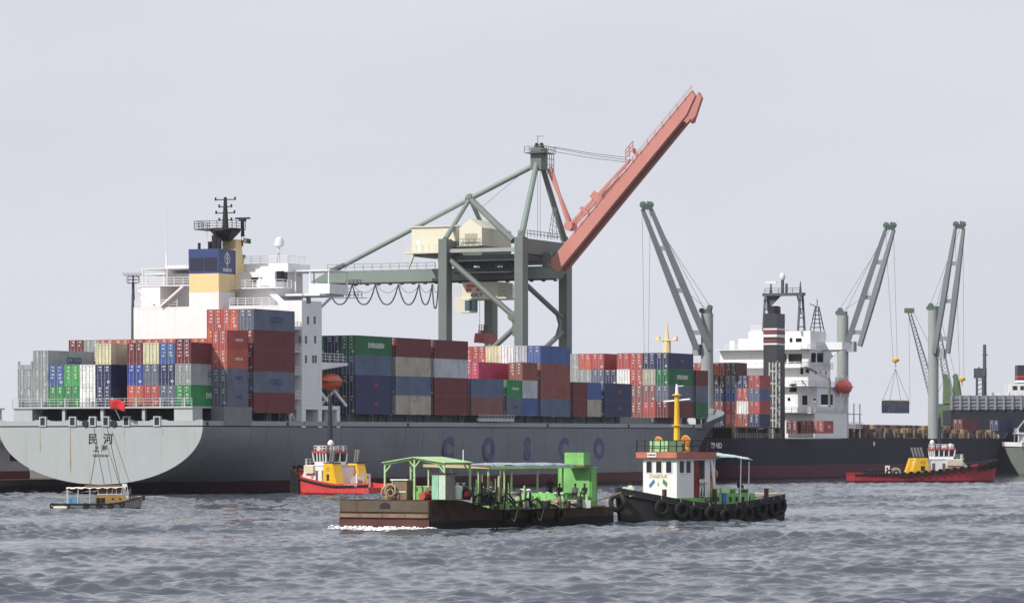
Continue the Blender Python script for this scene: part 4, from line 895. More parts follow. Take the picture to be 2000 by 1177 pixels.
        m_ = w((f0, f1), -1.5).lerp(w((t0, t1), -2.5), .45); MB().tube((p.x, p.y, p.z+.9), m_, .04, n=5).build('luffing_rope', WIRE, cr)
        MB().box(p.x-1, p.x+1, p.y-r-1.6 if dx > 0 else p.y+r, p.y-r if dx > 0 else p.y+r+1.6, w(foot).z-1.2, w(foot).z+1.0).build('boom_foot_bracket', CG, cr)
        hk = hook or (t0, 700)
        for s in (-9, 7): MB().tube(w((t0+s, t1), -2.5), w((hk[0]+s*.5, hk[1]), -2.5), .035, n=5).build('hoist_rope', WIRE, cr)
        if hook:
            b = MB(); c = w(hook, -2.5); b.lathe([(.2, -.5), (.75, -.3), (.85, .2), (.3, .5)], c, 10); b.tube(c, c-Vector((0, 0, 1.6)), .16); b.build('hook_block', YELLOW, cr)
        return cr, w
    deck_crane(1381, 9, None, 612, (1374, 682), (1263, 402), 1.25, None, 'sternmost deck crane with boom leaning left')
    cr2, w2 = deck_crane(1646, 76, None, 616, (1666, 676), (1738, 442), 1.25, (1749, 703), 'middle deck crane lifting a container')
    deck_crane(1823, 122, None, 606, (1838, 690), (1874, 440), 1.2, (1879, 740), 'forward deck crane with boom leaning right')
    # slung container
    c = B.mat @ w2((1749, 783), -2.5)
    o = container(B, 'slate', 6.06, 2.591, 0, 0, 0, 'dark grey container hanging in slings from the middle deck crane', ('TIPHOOK', TXR, .55))
    o.rotation_euler = (0, 0, R(40)); d = Euler((0, 0, R(40))).to_matrix() @ Vector((3.03, 0, 0)); o.location = (c.x-d.x, c.y-d.y, c.z-2.6)
    slt = MB(); top = c+Vector((0, 0, (783-720)/F*c.y))
    for x in (.1, 5.95):
        for y in (-1.15, 1.15): slt.tube(Vector(o.location)+Euler((0, 0, R(40))).to_matrix() @ Vector((x, y, 2.6)), top, .04, n=5)
    sl = slt.build('lifting_sling', WIRE); tag(sl, 'wire lifting slings above the hanging dark grey container', 'sling')
    bm = MB(); bm.box(.2, 5.86, -1.1, 1.1, 2.6, 2.8); sp_ = bm.build('spreader_frame', YELLOW); sp_.location = o.location; sp_.rotation_euler = o.rotation_euler; tag(sp_, 'yellow spreader frame on top of the hanging container', 'spreader')
    return root
SHIP2 = cargo_ship()
zB = 10.62
def vB(k): return B.V(1484, 14)-1.24-2.5*(k-1)
cb = {1: ['navy:s', 'red:s', 'slateblue:s', 'red:s'], 2: ['brick:s', 'white:s', 'red:s', 'navy:s'], 3: ['orange:s', 'red:s', 'blue:s', 'slate:s', 'brown:s'], 4: ['navy:s', 'brick:s', 'navy:s', 'black:s', 'orange:s'],
      5: ['maroon:s', 'red:s', 'orange:s', 'red:s', 'blue:s'], 6: ['navy:s', 'red:s', 'maroon:s', 'red:s', 'red:s']}
for k, cs in cb.items():
    stack(B, cs, 6.06, 14, vB(k), zB, k, 'black ship stern stack', group='containers on the black ship')
for k, (px, cn, side) in enumerate(((1545, 'maroon', None), (1573, 'brick', None), (1596, 'red', ('TEX', TXW, .9)))):
    u = 35.5; v = B.V(px, u)+.2
    container(B, cn, 6.06, 2.591, u, v, 9.4, '%s container in the row of three below the white house' % CNAME.get(cn, cn), side, group='containers on the black ship')
for c_, px, u, z, lab, sd_ in (('maroon', 1885, 124, 10.65, 'maroon container on the black ship foredeck beside the third crane', None), ('navy', 1955, 148, 10.65, 'navy container farthest forward on the black ship', None)):
    v = 7.5; container(B, c_, 12.19, 2.591, B.U(px, v)-6.1, v, z, lab, sd_, group='containers on the black ship')
# bundles of rusty timber and steel packages along the rail
TB = [M('timber_%d' % i, c, .85, .3, .8, rust=.25) for i, c in enumerate(((136, 100, 70), (98, 70, 58), (84, 80, 80), (166, 138, 98)))]
def bundle(i):
    b = MB(); rr = random.Random(i); l = 2.6
    for j in range(4):
        for k in range(3):
            w_ = .3+.06*rr.random(); b.box(rr.uniform(0, .25), l-rr.uniform(0, .25), j*.36, j*.36+w_, k*.34, k*.34+.3)
    b.box(.6, .7, -.03, 1.45, -.01, 1.03); b.box(1.9, 2., -.03, 1.45, -.01, 1.03)
    return b
bme = [[bundle(i).mesh('timber_bundle', t) for t in TB] for i in range(3)]
rr = random.Random(5); u = 79.
while u < 182:
    for lev in range(2 if u < 180 else 1):
        if rr.random() < .22 and lev: continue
        zz = (8.72 if not 100-3.5 < u < 0 else 8.72)+1.06*lev+.02
        o = link('timber_bundle', rr.choice(bme[rr.randint(0, 2)]), None, B.W(u+rr.uniform(-.1, .1), 11.4-rr.uniform(0, .5), zz), (0, 0, B.rot[2]+R(rr.uniform(-6, 6)))); o.scale = (rr.uniform(.75, 1.1), 1, rr.uniform(.8, 1) if lev else 1)
        tag(o, '%s timber bundle along the black ship rail, %s of the third deck crane' % (('lower', 'upper')[lev], 'aft' if u < 122 else 'forward'), 'timber', 'timber bundles along the rail')
    u += 3.1
u = 81.
while u < 175:
    o = link('timber_bundle', rr.choice(bme[rr.randint(0, 2)]), None, B.W(u, 5.5+rr.uniform(-.5, .5), 10.63), (0, 0, B.rot[2]+R(rr.uniform(-3, 3))))
    tag(o, 'rusty brown timber bundle lying on the black ship hatches', 'timber', 'timber bundles on the hatches')
    u += 3.1+rr.random()

# ------------------------------------------------------------ far vessel and quay cranes behind the right-hand ships
def far_right():
    Y = 905.; k = Y/F
    root = thing('grey_freighter', 'grey freighter with ribbed bulwark and mast behind the black ship bow', 'ship', ((1860-1000)*k, Y, 0))
    W_ = lambda px, py: Vector(((px-1860)*k, 0, HC+(YH-py)*k))
    FG = M('freighter_grey', (120, 124, 134), .6, .12, .3); FH = M('freighter_hull', (46, 48, 60), .7, .2, .2, spec=.15)
    b = MB(); b.prism([W_(1858, 900)-Vector((0, 0, 4)), W_(2120, 900)-Vector((0, 0, 4)), W_(2120, 796), W_(1858, 800)], (0, 18, 0)); b.build('hull', FH, root)
    b = MB(); b.box(W_(1860, 0).x, W_(2000, 0).x, 0, .3, W_(0, 800).z, W_(0, 772).z); bw = b.build('bulwark', FG, root)
    for i in range(9):
        x = W_(1858+i*17, 0).x; MB().box(x-.25, x+.25, -.5, .0, W_(0, 800).z, W_(0, 771).z).build('rib', M('rib_grey', (140, 144, 150)), bw)
    for py in (778, 785, 792): MB().box(W_(1860, 0).x, W_(2000, 0).x, -.25, -.001, W_(0, py).z-.12, W_(0, py).z+.12).build('stringer', M('rib_grey', (140, 144, 150)), bw)
    MG = M('mast_grey', (74, 78, 86), .6); b = MB(); b.tube(W_(1926, 775)+Vector((0, 3, 0)), W_(1926, 672)+Vector((0, 3, 0)), .55, .4); b.bar(W_(1922, 693)+Vector((0, 3, 0)), W_(1932, 692)+Vector((0, 3, 0)), .3); b.build('mast', MG, root)
    b = MB()
    for px in (1911, 1923):
        for dy in (2, 4): b.bar(W_(px, 775)+Vector((0, dy, 0)), W_(px, 729)+Vector((0, dy, 0)), .3)
    for i in range(5): b.bar(W_(1911, 770-i*9)+Vector((0, 2, 0)), W_(1923, 766-i*9)+Vector((0, 2, 0)), .18)
    b.bar(W_(1905, 728)+Vector((0, 3, 0)), W_(1930, 728)+Vector((0, 3, 0)), .3, 2.5); b.tube(W_(1915, 727)+Vector((0, 3, 0)), W_(1915, 716)+Vector((0, 3, 0)), .25); b.build('lattice_mast', MG, root)
    b = MB(); b.box(W_(1976, 0).x, W_(2080, 0).x, 2, 12, W_(0, 800).z, W_(0, 748).z); h = b.build('deckhouse', HOUSEW, root)
    MB().box(W_(1980, 0).x, W_(1989, 0).x, 1.95, 2.02, W_(0, 761).z, W_(0, 753).z).build('window', GLASS, h)
    for a in (1995, 2006, 2017): MB().box(W_(a, 0).x, W_(a+7, 0).x, 1.95, 2.02, W_(0, 761).z, W_(0, 753).z).build('window', GLASS, h)
    b = MB(); b.box(W_(1992, 0).x, W_(2025, 0).x, 4, 9, W_(0, 748).z, W_(0, 712).z); f = b.build('funnel', M('funnel_dark', (46, 48, 58)), root)
    for py in (744, 756, 735): MB().box(W_(1992, 0).x-.05, W_(2025, 0).x+.05, 3.9, 9.1, W_(0, py).z-.25, W_(0, py).z+.3).build('stripe', REDP if py != 744 else TXW, f)
    b = MB(); b.box(W_(1945, 0).x, W_(1974, 0).x, 3, 8, W_(0, 775).z, W_(0, 765).z); b.rail([W_(1945, 765)+Vector((0, 3, 0)), W_(1974, 765)+Vector((0, 3, 0))], 1.6, 1., .07, 2); b.build('pilot_house', HOUSEW, root)
    # two old dockside lattice cranes
    for i, (fx, fy, tx, ty, ax) in enumerate(((1812, 770, 1776, 606, 1852), (1843, 770, 1826, 602, 1872))):
        Y2 = 960.+12*i; k2 = Y2/F
        p = Vector(((ax-1000)*k2, Y2, QZ)); r_ = thing('dock_crane', ('leftmost' if i == 0 else 'rightmost')+' of two green dockside lattice cranes behind the black ship', 'crane', p, (0, 0, 0), 'dockside lattice cranes')
        w = lambda px, py, dy=0: Vector(((px-ax)*k2, dy, HC+(YH-py)*k2-QZ))
        GC = M('dock_crane_green', (92, 118, 84), .6, .2, .4, rust=.15); LT = M('lattice_dark', (86, 88, 92), .6)
        b = MB(); b.box(-3.4, 3.4, 0, 6, 0, w(0, 800).z); b.build('portal_base', GC, r_)
        b = MB(); b.prism([w(ax-9, 790), w(ax+9, 790), w(ax+2, 738), w(ax-8, 736)], (0, 2.4, 0)); b.box(-2.4, 2.4, 0, 4.5, w(0, 800).z, w(0, 788).z); b.build('tower', GC, r_)
        b = MB(); b.lathe([(.8, -.3), (.8, .3)], w(ax-5, 735, 1), 10, 'Y'); b.build('sheave', GC, r_)
        a, c = w(fx+14, fy+12, 1), w(tx, ty, 1); b = MB(); nrm = Vector((.9, 0, .25)); dp = Vector((0, 1.2, 0))
        for q in (nrm+dp, nrm-dp, -nrm+dp, -nrm-dp): b.bar(a+q*1.1, c+q*.35, .16)
        for t in range(24):
            q0 = a.lerp(c, t/24); q1 = a.lerp(c, (t+1)/24); s0 = 1.1-.75*t/24; b.bar(q0+(nrm-dp)*s0, q1-(nrm+dp)*s0 if t % 2 else q1-(nrm+dp)*s0, .1); b.bar(q0-(nrm+dp)*s0, q1+(nrm-dp)*s0, .1)
        b.build('lattice_boom', LT, r_)
        b = MB(); b.bar(c-Vector((1.2, 0, 0)), c+Vector((1.4, 0, 0)), 1., 1.3); b.build('boom_head', GC, r_)
        b = MB(); b.tube(c+Vector((1, 0, 0)), w(ax-5, 735, 1), .05, n=5); b.tube(a, w(ax-5, 735, 1), .06, n=5); b.tube(c, w(tx+2, 790, 1), .04, n=5); b.build('pendant_rope', WIRE, r_)
far_right()
# ------------------------------------------------------------ stern flag and mooring lines
def flag():
    p = A.W(-.35, A.V(233, -.35), 10.2); root = thing('flag', 'red flag on a slanting staff at the grey ship stern', 'flag', p, A.rot)
    MB().tube((.3, 0, 0), (-1.4, .6, 2.9), .05, n=6).build('staff', WHITE, root)
    b = MB(); n = 10; m = 5
    for i in range(n+1):
        for j in range(m+1):
            t = i/n; b.v.append((-1.35-.12*math.sin(t*7+j*.4), .55-2.35*t, 2.75-1.35*j/m-.35*t*t-.06*math.sin(9*t)))
    b.f = [(i*(m+1)+j, (i+1)*(m+1)+j, (i+1)*(m+1)+j+1, i*(m+1)+j+1) for i in range(n) for j in range(m)]
    o = b.build('cloth', M('flag_red', (200, 34, 36), .8, .1, 1), root, True); md = o.modifiers.new('thickness', 'SOLIDIFY'); md.thickness = .02
flag()
LINE = M('mooring_line_dark', (60, 58, 60), .9)
for i, (a, c, lab) in enumerate((((183, 832), (208, 966), 'dark mooring line from the middle stern fairlead to the water'), ((209, 832), (240, 966), 'dark mooring line slanting right from the stern fairlead'), ((190, 868), (172, 966), 'thin line hanging from the stern towards the small boat'))):
    e = PW(c[0], c[1], YW(c[1])+.4); s_ = PW(a[0], a[1], 488); md = s_.lerp(e, .5)-Vector((0, 0, .25))
    tag(MB().path([s_, s_.lerp(md, .5), md, md.lerp(e, .5), e-Vector((0, 0, .3))], .05, 6).build('mooring_line', LINE), lab, 'rope', 'stern mooring lines')

# ------------------------------------------------------------ people
def person(label, loc, rz, pose='stand', shirt=(200, 200, 195), legs=(60, 56, 52), skin=(110, 74, 54), hair=(22, 18, 16), H=1.72, group=None):
    s = H/1.72
    if pose == 'stand':
        hip, kn, an = .92, (.03, .48), (0, .08); pel = Vector((0, 0, .92)); lg = [[(0, .1, .9), (.03, .11, .49), (-.01, .12, .08), (.16, .13, .03)]]
        arm = [(0, .2, 1.42), (-.03, .27, 1.14), (.12, .24, .92)]; ch = (0, 0, 1.3); ne = (.01, 0, 1.47)
    elif pose == 'lean':
        pel = Vector((0, 0, .9)); lg = [[(0, .1, .88), (.05, .12, .48), (-.05, .13, .08), (.12, .13, .03)]]
        arm = [(.16, .2, 1.34), (.3, .28, 1.12), (.48, .2, 1.05)]; ch = (.13, 0, 1.24); ne = (.2, 0, 1.4)
    else:
        pel = Vector((0, 0, .12)); lg = [[(.02, .1, .12), (.42, .16, .3), (.4, .17, -.1), (.55, .17, -.16)]]
        arm = [(.04, .2, .62), (.14, .27, .36), (.34, .14, .26)]; ch = (.03, 0, .5); ne = (.08, 0, .67)
    V_, E_, R_ = [], [], []
    def v(p, r): V_.append(Vector(p)*s); R_.append(r*s); return len(V_)-1
    def e(a, b): E_.append((a, b)); return b
    c0 = v(pel, .15); cw = e(c0, v((Vector(pel)+Vector(ch))/2, .14)); cc_ = e(cw, v(ch, .17)); nk = e(cc_, v(ne, .06))
    n_ = Vector(ne); hd = e(nk, v(n_+Vector((.03, 0, .1)), .085)); hd2 = e(hd, v(n_+Vector((.02, 0, .2)), .095)); e(hd2, v(n_+Vector((.0, 0, .27)), .07)); e(hd, v(n_+Vector((.12, 0, .1)), .022))
    for sg in (1, -1):
        mir = lambda p: (p[0], p[1]*sg, p[2])
        a = e(c0, v(mir(lg[0][0]), .1)); k = e(a, v(mir(lg[0][1]), .075)); an_ = e(k, v(mir(lg[0][2]), .05)); e(an_, v(mir(lg[0][3]), .042))
        sh = e(cc_, v(mir(arm[0]), .07)); el = e(sh, v(mir(arm[1]), .05)); wr = e(el, v(mir(arm[2]), .034)); d = (Vector(mir(arm[2]))-Vector(mir(arm[1]))).normalized(); sd_ = d.cross(Vector((0, 0, 1))); sd_ = (sd_ if sd_.length > .1 else Vector((0, 1, 0))).normalized()
        pm = e(wr, v(Vector(mir(arm[2]))+d*.07, .036))
        for i, (o, l) in enumerate(((-.032, .07), (-.011, .085), (.011, .08), (.032, .06))): f = e(pm, v(Vector(mir(arm[2]))+d*.1+sd_*o, .011)); e(f, v(Vector(mir(arm[2]))+d*(.1+l)+sd_*o*1.2-Vector((0, 0, .02)), .009))
        th = e(wr, v(Vector(mir(arm[2]))+d*.05+sd_*.045, .012)); e(th, v(Vector(mir(arm[2]))+d*.09+sd_*.065, .01))
    me = bpy.data.meshes.new('body'); me.from_pydata(V_, E_, []); o = link('person', me, None)
    o.modifiers.new('skin', 'SKIN'); ss = o.modifiers.new('sub', 'SUBSURF'); ss.levels = 1
    for i, r in enumerate(R_): me.skin_vertices[0].data[i].radius = (r, r)
    me.skin_vertices[0].data[0].use_root = True
    bpy.context.view_layer.update()
    nm = bpy.data.meshes.new_from_object(o.evaluated_get(bpy.context.evaluated_depsgraph_get())); o.modifiers.clear(); o.data = nm
    for nm_, c in (('cloth', shirt), ('legs', legs), ('skin', skin)): nm.materials.append(M('%s_%d_%d_%d' % ((nm_,)+tuple(c)), c, .85, .15, 3))
    hz = (n_.z+.02)*s; pz = pel.z*s; wr_ = [Vector((arm[2][0], arm[2][1]*g, arm[2][2]))*s for g in (1, -1)]
    for f in nm.polygons:
        c = f.center; f.use_smooth = True
        f.material_index = 2 if (c.z > hz or min((c-q).length for q in wr_) < .14*s) else (1 if c.z < pz-.02 or (pose == 'sit' and c.x > .2 and c.z < .34*s) else 0)
    hb = MB(); hc = (n_+Vector((-.005, 0, .2)))*s; hb.lathe([(.108*s, -.02), (.108*s, .05), (.085*s, .1), (.03*s, .125)], hc, 10); hb.build('hair', M('hair', hair, .9), o, True)
    o.location = loc; o.rotation_euler = (0, 0, rz); tag(o, label, 'person', group)
    return o

# ------------------------------------------------------------ small craft hulls
def boat_hull(L_, B_, sheer, drop=.7, keel=-1., stern=.75, bow=.6, pw=2.2, n=20, rake=.0, lip=.12):
    rings = []
    for i in range(n+1):
        t = i/n; b = B_/2*(stern+(1-stern)*min(1, t/.35)**.7)
        if t > bow: b *= max(.03, 1-((t-bow)/(1-bow))**pw)**.75
        zt = sheer(t); x = L_*t; r = rake*max(0, (t-.75)/.25); kz = keel*(1-.6*max(0, (t-.7)/.3))*(1 if t > .12 else .4+.6*t/.12)
        bi = max(.01, b-lip)
        half = [(x-r, b*.35, kz), (x-r*.8, b*.8, kz*.7), (x-r*.4, b*.96, .25), (x, b, zt), (x-.02*t, bi, zt), (x-.02*t, bi, zt-drop)]
        rings.append([(a, y, z) for a, y, z in half]+[(a, -y, z) for a, y, z in half[::-1]])
    return MB().loft(rings, closed=True)

# ------------------------------------------------------------ red harbour tugs
def harbour_tug(label, bow_px=None, stern=None, deg=0, L_=27., num='18', name='', tyres=True, sc_=.85, mast=14.2):
    fr = Fr(stern[0], stern[1], deg); root = thing('harbour_tug', label, 'tugboat', fr.loc, fr.rot, 'red harbour tugs'); root.scale = (sc_,)*3
    k = L_/28.5; HR = M('tug_red', (214, 62, 60), .5, .16, .4, streak=.3, rcol=(120, 34, 40), bands=[(.35, (130, 34, 46))]) if not tyres else M('tug_dark_red', (168, 34, 48), .55, .2, .4, streak=.4, rcol=(70, 24, 34), bands=[(.3, (96, 26, 42))])
    W_ = 9.2
    sh = lambda t: 2.1-.2*t/.3 if t < .3 else 1.9+2.5*((t-.3)/.7)**1.4
    boat_hull(L_, W_, sh, .8, -2, .82, .62, 2.4, rake=1.4).build('hull', HR, root)
    fb = MB(); pts = []
    for i in range(41):
        t = i/40; b = W_/2*(.82+.18*min(1, t/.35)**.7)
        if t > .62: b *= max(.03, 1-((t-.62)/.38)**2.4)**.75
        pts.append((L_*t, b+.08, sh(t)-.45))
    for s in (1, -1): fb.path([(x, y*s, z) for x, y, z in pts], .2, 6)
    fb.build('rubbing_fender', RUBBER, root)
    bf = MB(); 
    for i in range(30 if not tyres else 34, 41):
        x, y, z = pts[i]
        for s in (1, -1):
            for dz in ((-2.4, -1.65, -.9, -.25, .45) if not tyres else (-.25, .45)): bf.torus((x+.1, s*(y+.1), z+dz), .42, .22, Vector((.6 if i > 36 else .25, s*.8, 0)), 10, 6)
    bf.build('bow_tyre_fenders', RUBBER, root)['kind'] = 'stuff'
    tm = MB().torus((0, 0, 0), .5, .2, (0, 1, 0), 12, 6).mesh('tyre_fender', RUBBER)
    for s in (1, -1):
        for i in (range(3, 33, 2) if tyres else ()): x, y, z = pts[i]; link('tyre_fender', tm, root, (x, s*(y+.14), z+.55 if i < 12 else z+.1), (0, 0, 0))
    # deckhouse, sloped front
    b = MB(); b.prism([(12.5*k, 3, 1.5), (23.4*k, 3, 1.5), (21*k, 3, 4.9), (12.5*k, 3, 4.9)], (0, -6, 0)); dh = b.build('deckhouse', HOUSEW, root)
    for s in (1, -1):
        for x in (15.5, 17.5): MB().box(x*k-.35, x*k+.35, s*3.02, s*2.98, 2.2, 4.1).build('door', M('tug_door', (90, 92, 96)), dh)
        MB().lathe([(.22, -.03), (.22, .03)], (20.2*k, s*3., 3.7), 10, 'Y').build('porthole', GLASS, dh)
        MB().torus((19*k, s*3.08, 3.2), .34, .1, (0, 1, 0), 10, 6).build('life_ring', M('life_ring', (220, 120, 100)), dh)
    b = MB(); b.box(12.3*k, 21.4*k, -3.1, 3.1, 4.92, 5.05); b.rail([(20.8*k, 3, 5.05), (21.2*k, 3, 5.05), (21.2*k, -3, 5.05), (20.8*k, -3, 5.05)], 1., 1, .05, 2); b.build('boat_deck', HOUSEW, root)
    for s in (1, -1):
        b = MB(); b.prism([(12.9*k-2.2, s*3.4, 1.5), (12.9*k+2, s*3.4, 1.5), (12.9*k+1.6, s*3.4, 5.3), (12.9*k-.9, s*3.4, 5.3)], (0, -s*1.7, 0)); fc = b.build('funnel_casing', YELLOW, root)
        MB().box(12.9*k-1, 12.9*k+1.7, s*3.42, s*1.68, 5.32, 5.5).build('casing_top', BLACK, fc); MB().box(12.9*k, 13.7*k, s*3.43, s*3.39, 2.4, 3.5).build('louvre', DARK, fc)
        MB().box(12.8*k, 13.8*k, s*3.43, s*3.39, 4.0, 4.7).build('louvre', M('louvre_yellow', (190, 150, 20)), fc)
        for d in (0, .7): b = MB(); b.tube((13*k+d, s*2.6, 5.5), (12.6*k+d, s*2.6, 7.0), .24); b.tube((12.6*k+d, s*2.6, 7.), (12.5*k+d, s*2.6, 7.6), .26); b.build('exhaust_pipe', M('exhaust_grey', (120, 120, 122)), fc)
    # wheelhouse: frames and glass, red roof
    x0, x1 = 15.8*k, 19.6*k
    MB().prism([(x0, 2.1, 5.07), (x1, 2.1, 5.07), (x1, 2.1, 5.6), (x0, 2.1, 5.6)], (0, -4.2, 0)).build('wheelhouse', HOUSEW, root)
    MB().box(x0+.1, x1+.05, -2.05, 2.05, 5.62, 7.0).build('wheelhouse_glazing', GLASS, root)
    for y in (-2.1, -.7, .7, 2.1):
        MB().bar((x1+.08, y, 5.6), (x1+.3, y*1.08, 7.05), .22).build('window_frame', HOUSEW, root); MB().bar((x0+.05, y, 5.6), (x0, y*1.05, 7.05), .22).build('window_frame', HOUSEW, root)
    for s in (1, -1):
        for i in range(1, 4): x = x0+(x1-x0)*i/4; MB().bar((x, s*2.08, 5.6), (x, s*2.2, 7.05), .22).build('window_frame', HOUSEW, root)
    MB().box(x0-.3, x1+.5, -2.4, 2.4, 7.07, 7.4).build('wheelhouse_roof', M('tug_roof_red', (200, 70, 62), .5, .1), root)
    b = MB(); b.rail([(x0, 2.2, 7.4), (x1, 2.2, 7.4), (x1, -2.2, 7.4), (x0, -2.2, 7.4), (x0, 2.2, 7.4)], .9, .9, .05, 2); b.cbox((x0+2.8, 1.4, 7.8), (.8, .6, .7)); b.cbox((x0+2.6, -1.4, 7.8), (.8, .6, .7)); b.build('roof_railing', HOUSEW, root)
    MB().lathe([(.2, 0), (.2, .9), (.55, 1.1), (.55, 1.5), (.2, 1.9)], (x0+.4, .9, 7.4), 10).build('radar_dome', HOUSEW, root, True)
    MB().lathe([(.3, 0), (.3, .3), (.5, .6), (.2, 1.1)], (x1-.4, -.9, 7.4), 10).build('searchlight', HOUSEW, root, True)
    b = MB(); b.tube((x0+1.8, 0, 7.4), (x0+1.8, 0, mast), .5, .32, 8); b.bar((x0+1.8, -1.1, mast-1), (x0+1.8, 1.1, mast-1), .15); b.bar((x0+1.8, -.7, 9.), (x0+1.8, .7, 9.), .2); b.tube((x0+1.8, 0, mast), (x0+1.8, 0, mast+.8), .1); b.build('mast', M('tug_mast', (36, 40, 58), .6), root)
    for s in (1, -1): MB().box(18*k, 21*k, s*3.5, s*3.02, 3.6, 4.9).build('canvas_dodger', M('canvas', (208, 202, 178), .9), root)
    b = MB(); b.lathe([(.9, -.9), (.9, -.7), (.4, -.68), (.4, .68), (.9, .7), (.9, .9)], (8.8*k, 0, 2.3), 12, 'Y'); b.box(8*k, 9.6*k, -.9, .9, 1.3, 1.6); b.build('towing_winch', M('winch_grey', (150, 154, 150), .6, .2), root)
    b = MB(); b.bar((7.2*k, -1.3, 1.3), (7.2*k, -1.3, 3.4), .3); b.bar((7.2*k, 1.3, 1.3), (7.2*k, 1.3, 3.4), .3); b.bar((7.2*k, -1.4, 3.4), (7.2*k, 1.4, 3.4), .35); b.build('tow_gantry', HOUSEW, root)
    text(num, .5, TXK, root, (x0-.02, 0, 5.34), (R(90), 0, R(-90)), .03, 'number')
    if name:
        for s in (1, -1): text(name, .55, TXW, root, (4.2, s*(W_/2*.945+.02), 1.6), (R(90), 0, 0 if s < 0 else R(180)), .03, 'lettering')
    return root
hd = math.degrees(math.atan2(-.63, .78)); harbour_tug('red tug with yellow casings pushing against the grey ship side', None, (-16.9, 481.), hd, 25.5, '18', 'S.L. SONMIANI', False, .8, 16.8)
harbour_tug('red tug lying beside the black ship at the right', None, ((1661-1000)/F*676, 676), 81., 33.5, '17')

# ------------------------------------------------------------ green working barge
K = Fr(4.23, 298.3, 210.)
GP = M('bright_green', (112, 186, 92), .6, .24, .7, rust=.2, streak=.35, rcol=(84, 92, 56))
GL = M('pale_green', (164, 202, 138), .65, .25, .9, rust=.22, rcol=(110, 96, 64))
GW = M('white_green', (186, 206, 186), .6, .2, .8, rust=.15)
RUSTY = M('rusty_plate', (84, 58, 46), .8, .35, .5, rust=.5, streak=.5, rcol=(44, 32, 28), bump=.3)
BARGE = M('barge_black', (74, 54, 44), .85, .5, .6, rust=.55, streak=.7, rcol=(30, 24, 22), bump=.3, bands=[(.75, (24, 20, 22))], spec=.2)
WOOD = M('weathered_wood', (128, 106, 80), .85, .3, .8, rust=.2)
def barge():
    root = thing('work_barge', 'rusty black work barge with green canopy and deckhouse in the foreground', 'barge', K.loc, K.rot)
    prof = [(28, 2.36), (24.6, 2.36), (23.2, 2.3), (19.0, 1.62), (12.2, 1.5), (-1.4, 1.46), (-1.4, .1), (.6, -.8), (27.0, -.8), (27.6, .1), (28, 1.1)]
    MB().prism([(u, 4.05, z) for u, z in prof], (0, -8.1, 0)).build('hull', BARGE, root)
    MB().box(28.01, 28.06, -4.0, 4.0, 1.45, 2.3).build('end_plate', M('end_plate_grey', (92, 78, 64), .8, .25, .7, rust=.25, streak=.5, rcol=(60, 46, 36)), root)
    for i in range(4): y = -4.04+2.03*i; MB().box(28.0, 28.24, y, y+1.98, 1.02, 1.3).build('rubbing_timber', WOOD, root)
    MB().box(28.0, 28.07, -4.04, 4.04, .35, .98).build('lower_strake', M('strake_maroon', (88, 44, 40), .8, .3, .6, rust=.3), root)
    MB().prism([(28.08, .55, 1.75), (28.08, -.35, 1.75), (28.08, -.3, 2.0), (28.08, .1, 2.2), (28.08, .5, 2.05)], (.04, 0, 0)).build('fairlead', BLACK, root)
    MB().box(.2, 18.5, 3.85, 4.2, 1.5, 1.62).build('deck_edge', WOOD, root)
    z1 = 2.37
    # gable canopy at the end
    ua, ub = 27.0, 23.2; yl = -K.V(752, ua); yr = -K.V(868, ua); ym = (yl+yr)/2; ze, zr = K.Z(903, ua, 0), K.Z(893, ua, 0)
    cn = link('canopy', None, root)
    def pst(u, y, z0_, z1_, w=.13): MB().bar((u, y, z0_), (u, y, z1_), w).build('post', GL, cn)
    for u in (ua, ub):
        for y in (yl, ym, yr): pst(u, y, z1 if u > 24 else 2.3, ze if y != ym else zr)
    for s in (yl, yr):
        MB().prism([(ua+.25, s*1.0+(s-ym)*.06, ze-.03), (ub-.25, s+(s-ym)*.06, ze-.03), (ub-.25, ym, zr), (ua+.25, ym, zr)], (0, 0, .07)).build('roof_sheet', GL, cn)
    for u in (ua, ub):
        b = MB(); b.bar((u, yl, ze-.1), (u, ym, zr-.05), .14, .2); b.bar((u, ym, zr-.05), (u, yr, ze-.1), .14, .2)
        for y, d in ((yl, 1), (ym, 1), (ym, -1), (yr, -1)): dd = d*(1 if yl < yr else -1); b.bar((u, y, (ze if y != ym else zr)-.75), (u, y+dd*.5, (ze if y != ym else zr)-.2), .09)
        b.build('gable_frame', GL, cn)
    MB().tube((24.2, yr, ze), (24.2, yr, ze+1.), .04).build('lamp_post', WHITE, cn)
    # things standing on the end deck are loose items, built below
    # main deck canopy and deckhouse, measured on the photograph
    u0, u1 = 17.4, 4.2; z2 = 1.55; y0, y1 = 2.9, -2.6; zc = K.Z(911, 10, 0)
    c2 = link('canopy', None, root)
    for u in (17.2, 13.6, 9.4, 5.2):
        for y in (y0, y1): MB().bar((u, y, z2), (u, y, zc+.05*math.sin(u)), .12).build('post', GL, c2)
    for i in range(6):
        a = u0-(u0-u1)*i/6; c = u0-(u0-u1)*(i+1)/6+.04; b = MB(); dz = .1*math.sin(i*1.7); b.prism([(a, y0+.3, zc+dz), (c, y0+.3, zc-dz*.5+.05), (c, y1-.3, zc+.12), (a, y1-.3, zc+.16)], (0, 0, .06)); b.build('roof_sheet', GL if i % 2 else GP, c2)
    b = MB(); n = 26; rr = random.Random(9)
    for i in range(n+1):
        for j in range(7): b.v.append((12.6-9.2*i/n, 3.15-.95*j+.06*rr.random(), zc+.2+.14*rr.random()*(1 if 0 < i < n else .2)-(.16 if j in (0, 6) else 0)))
    b.f = [(i*7+j, (i+1)*7+j, (i+1)*7+j+1, i*7+j+1) for i in range(n) for j in range(6)]
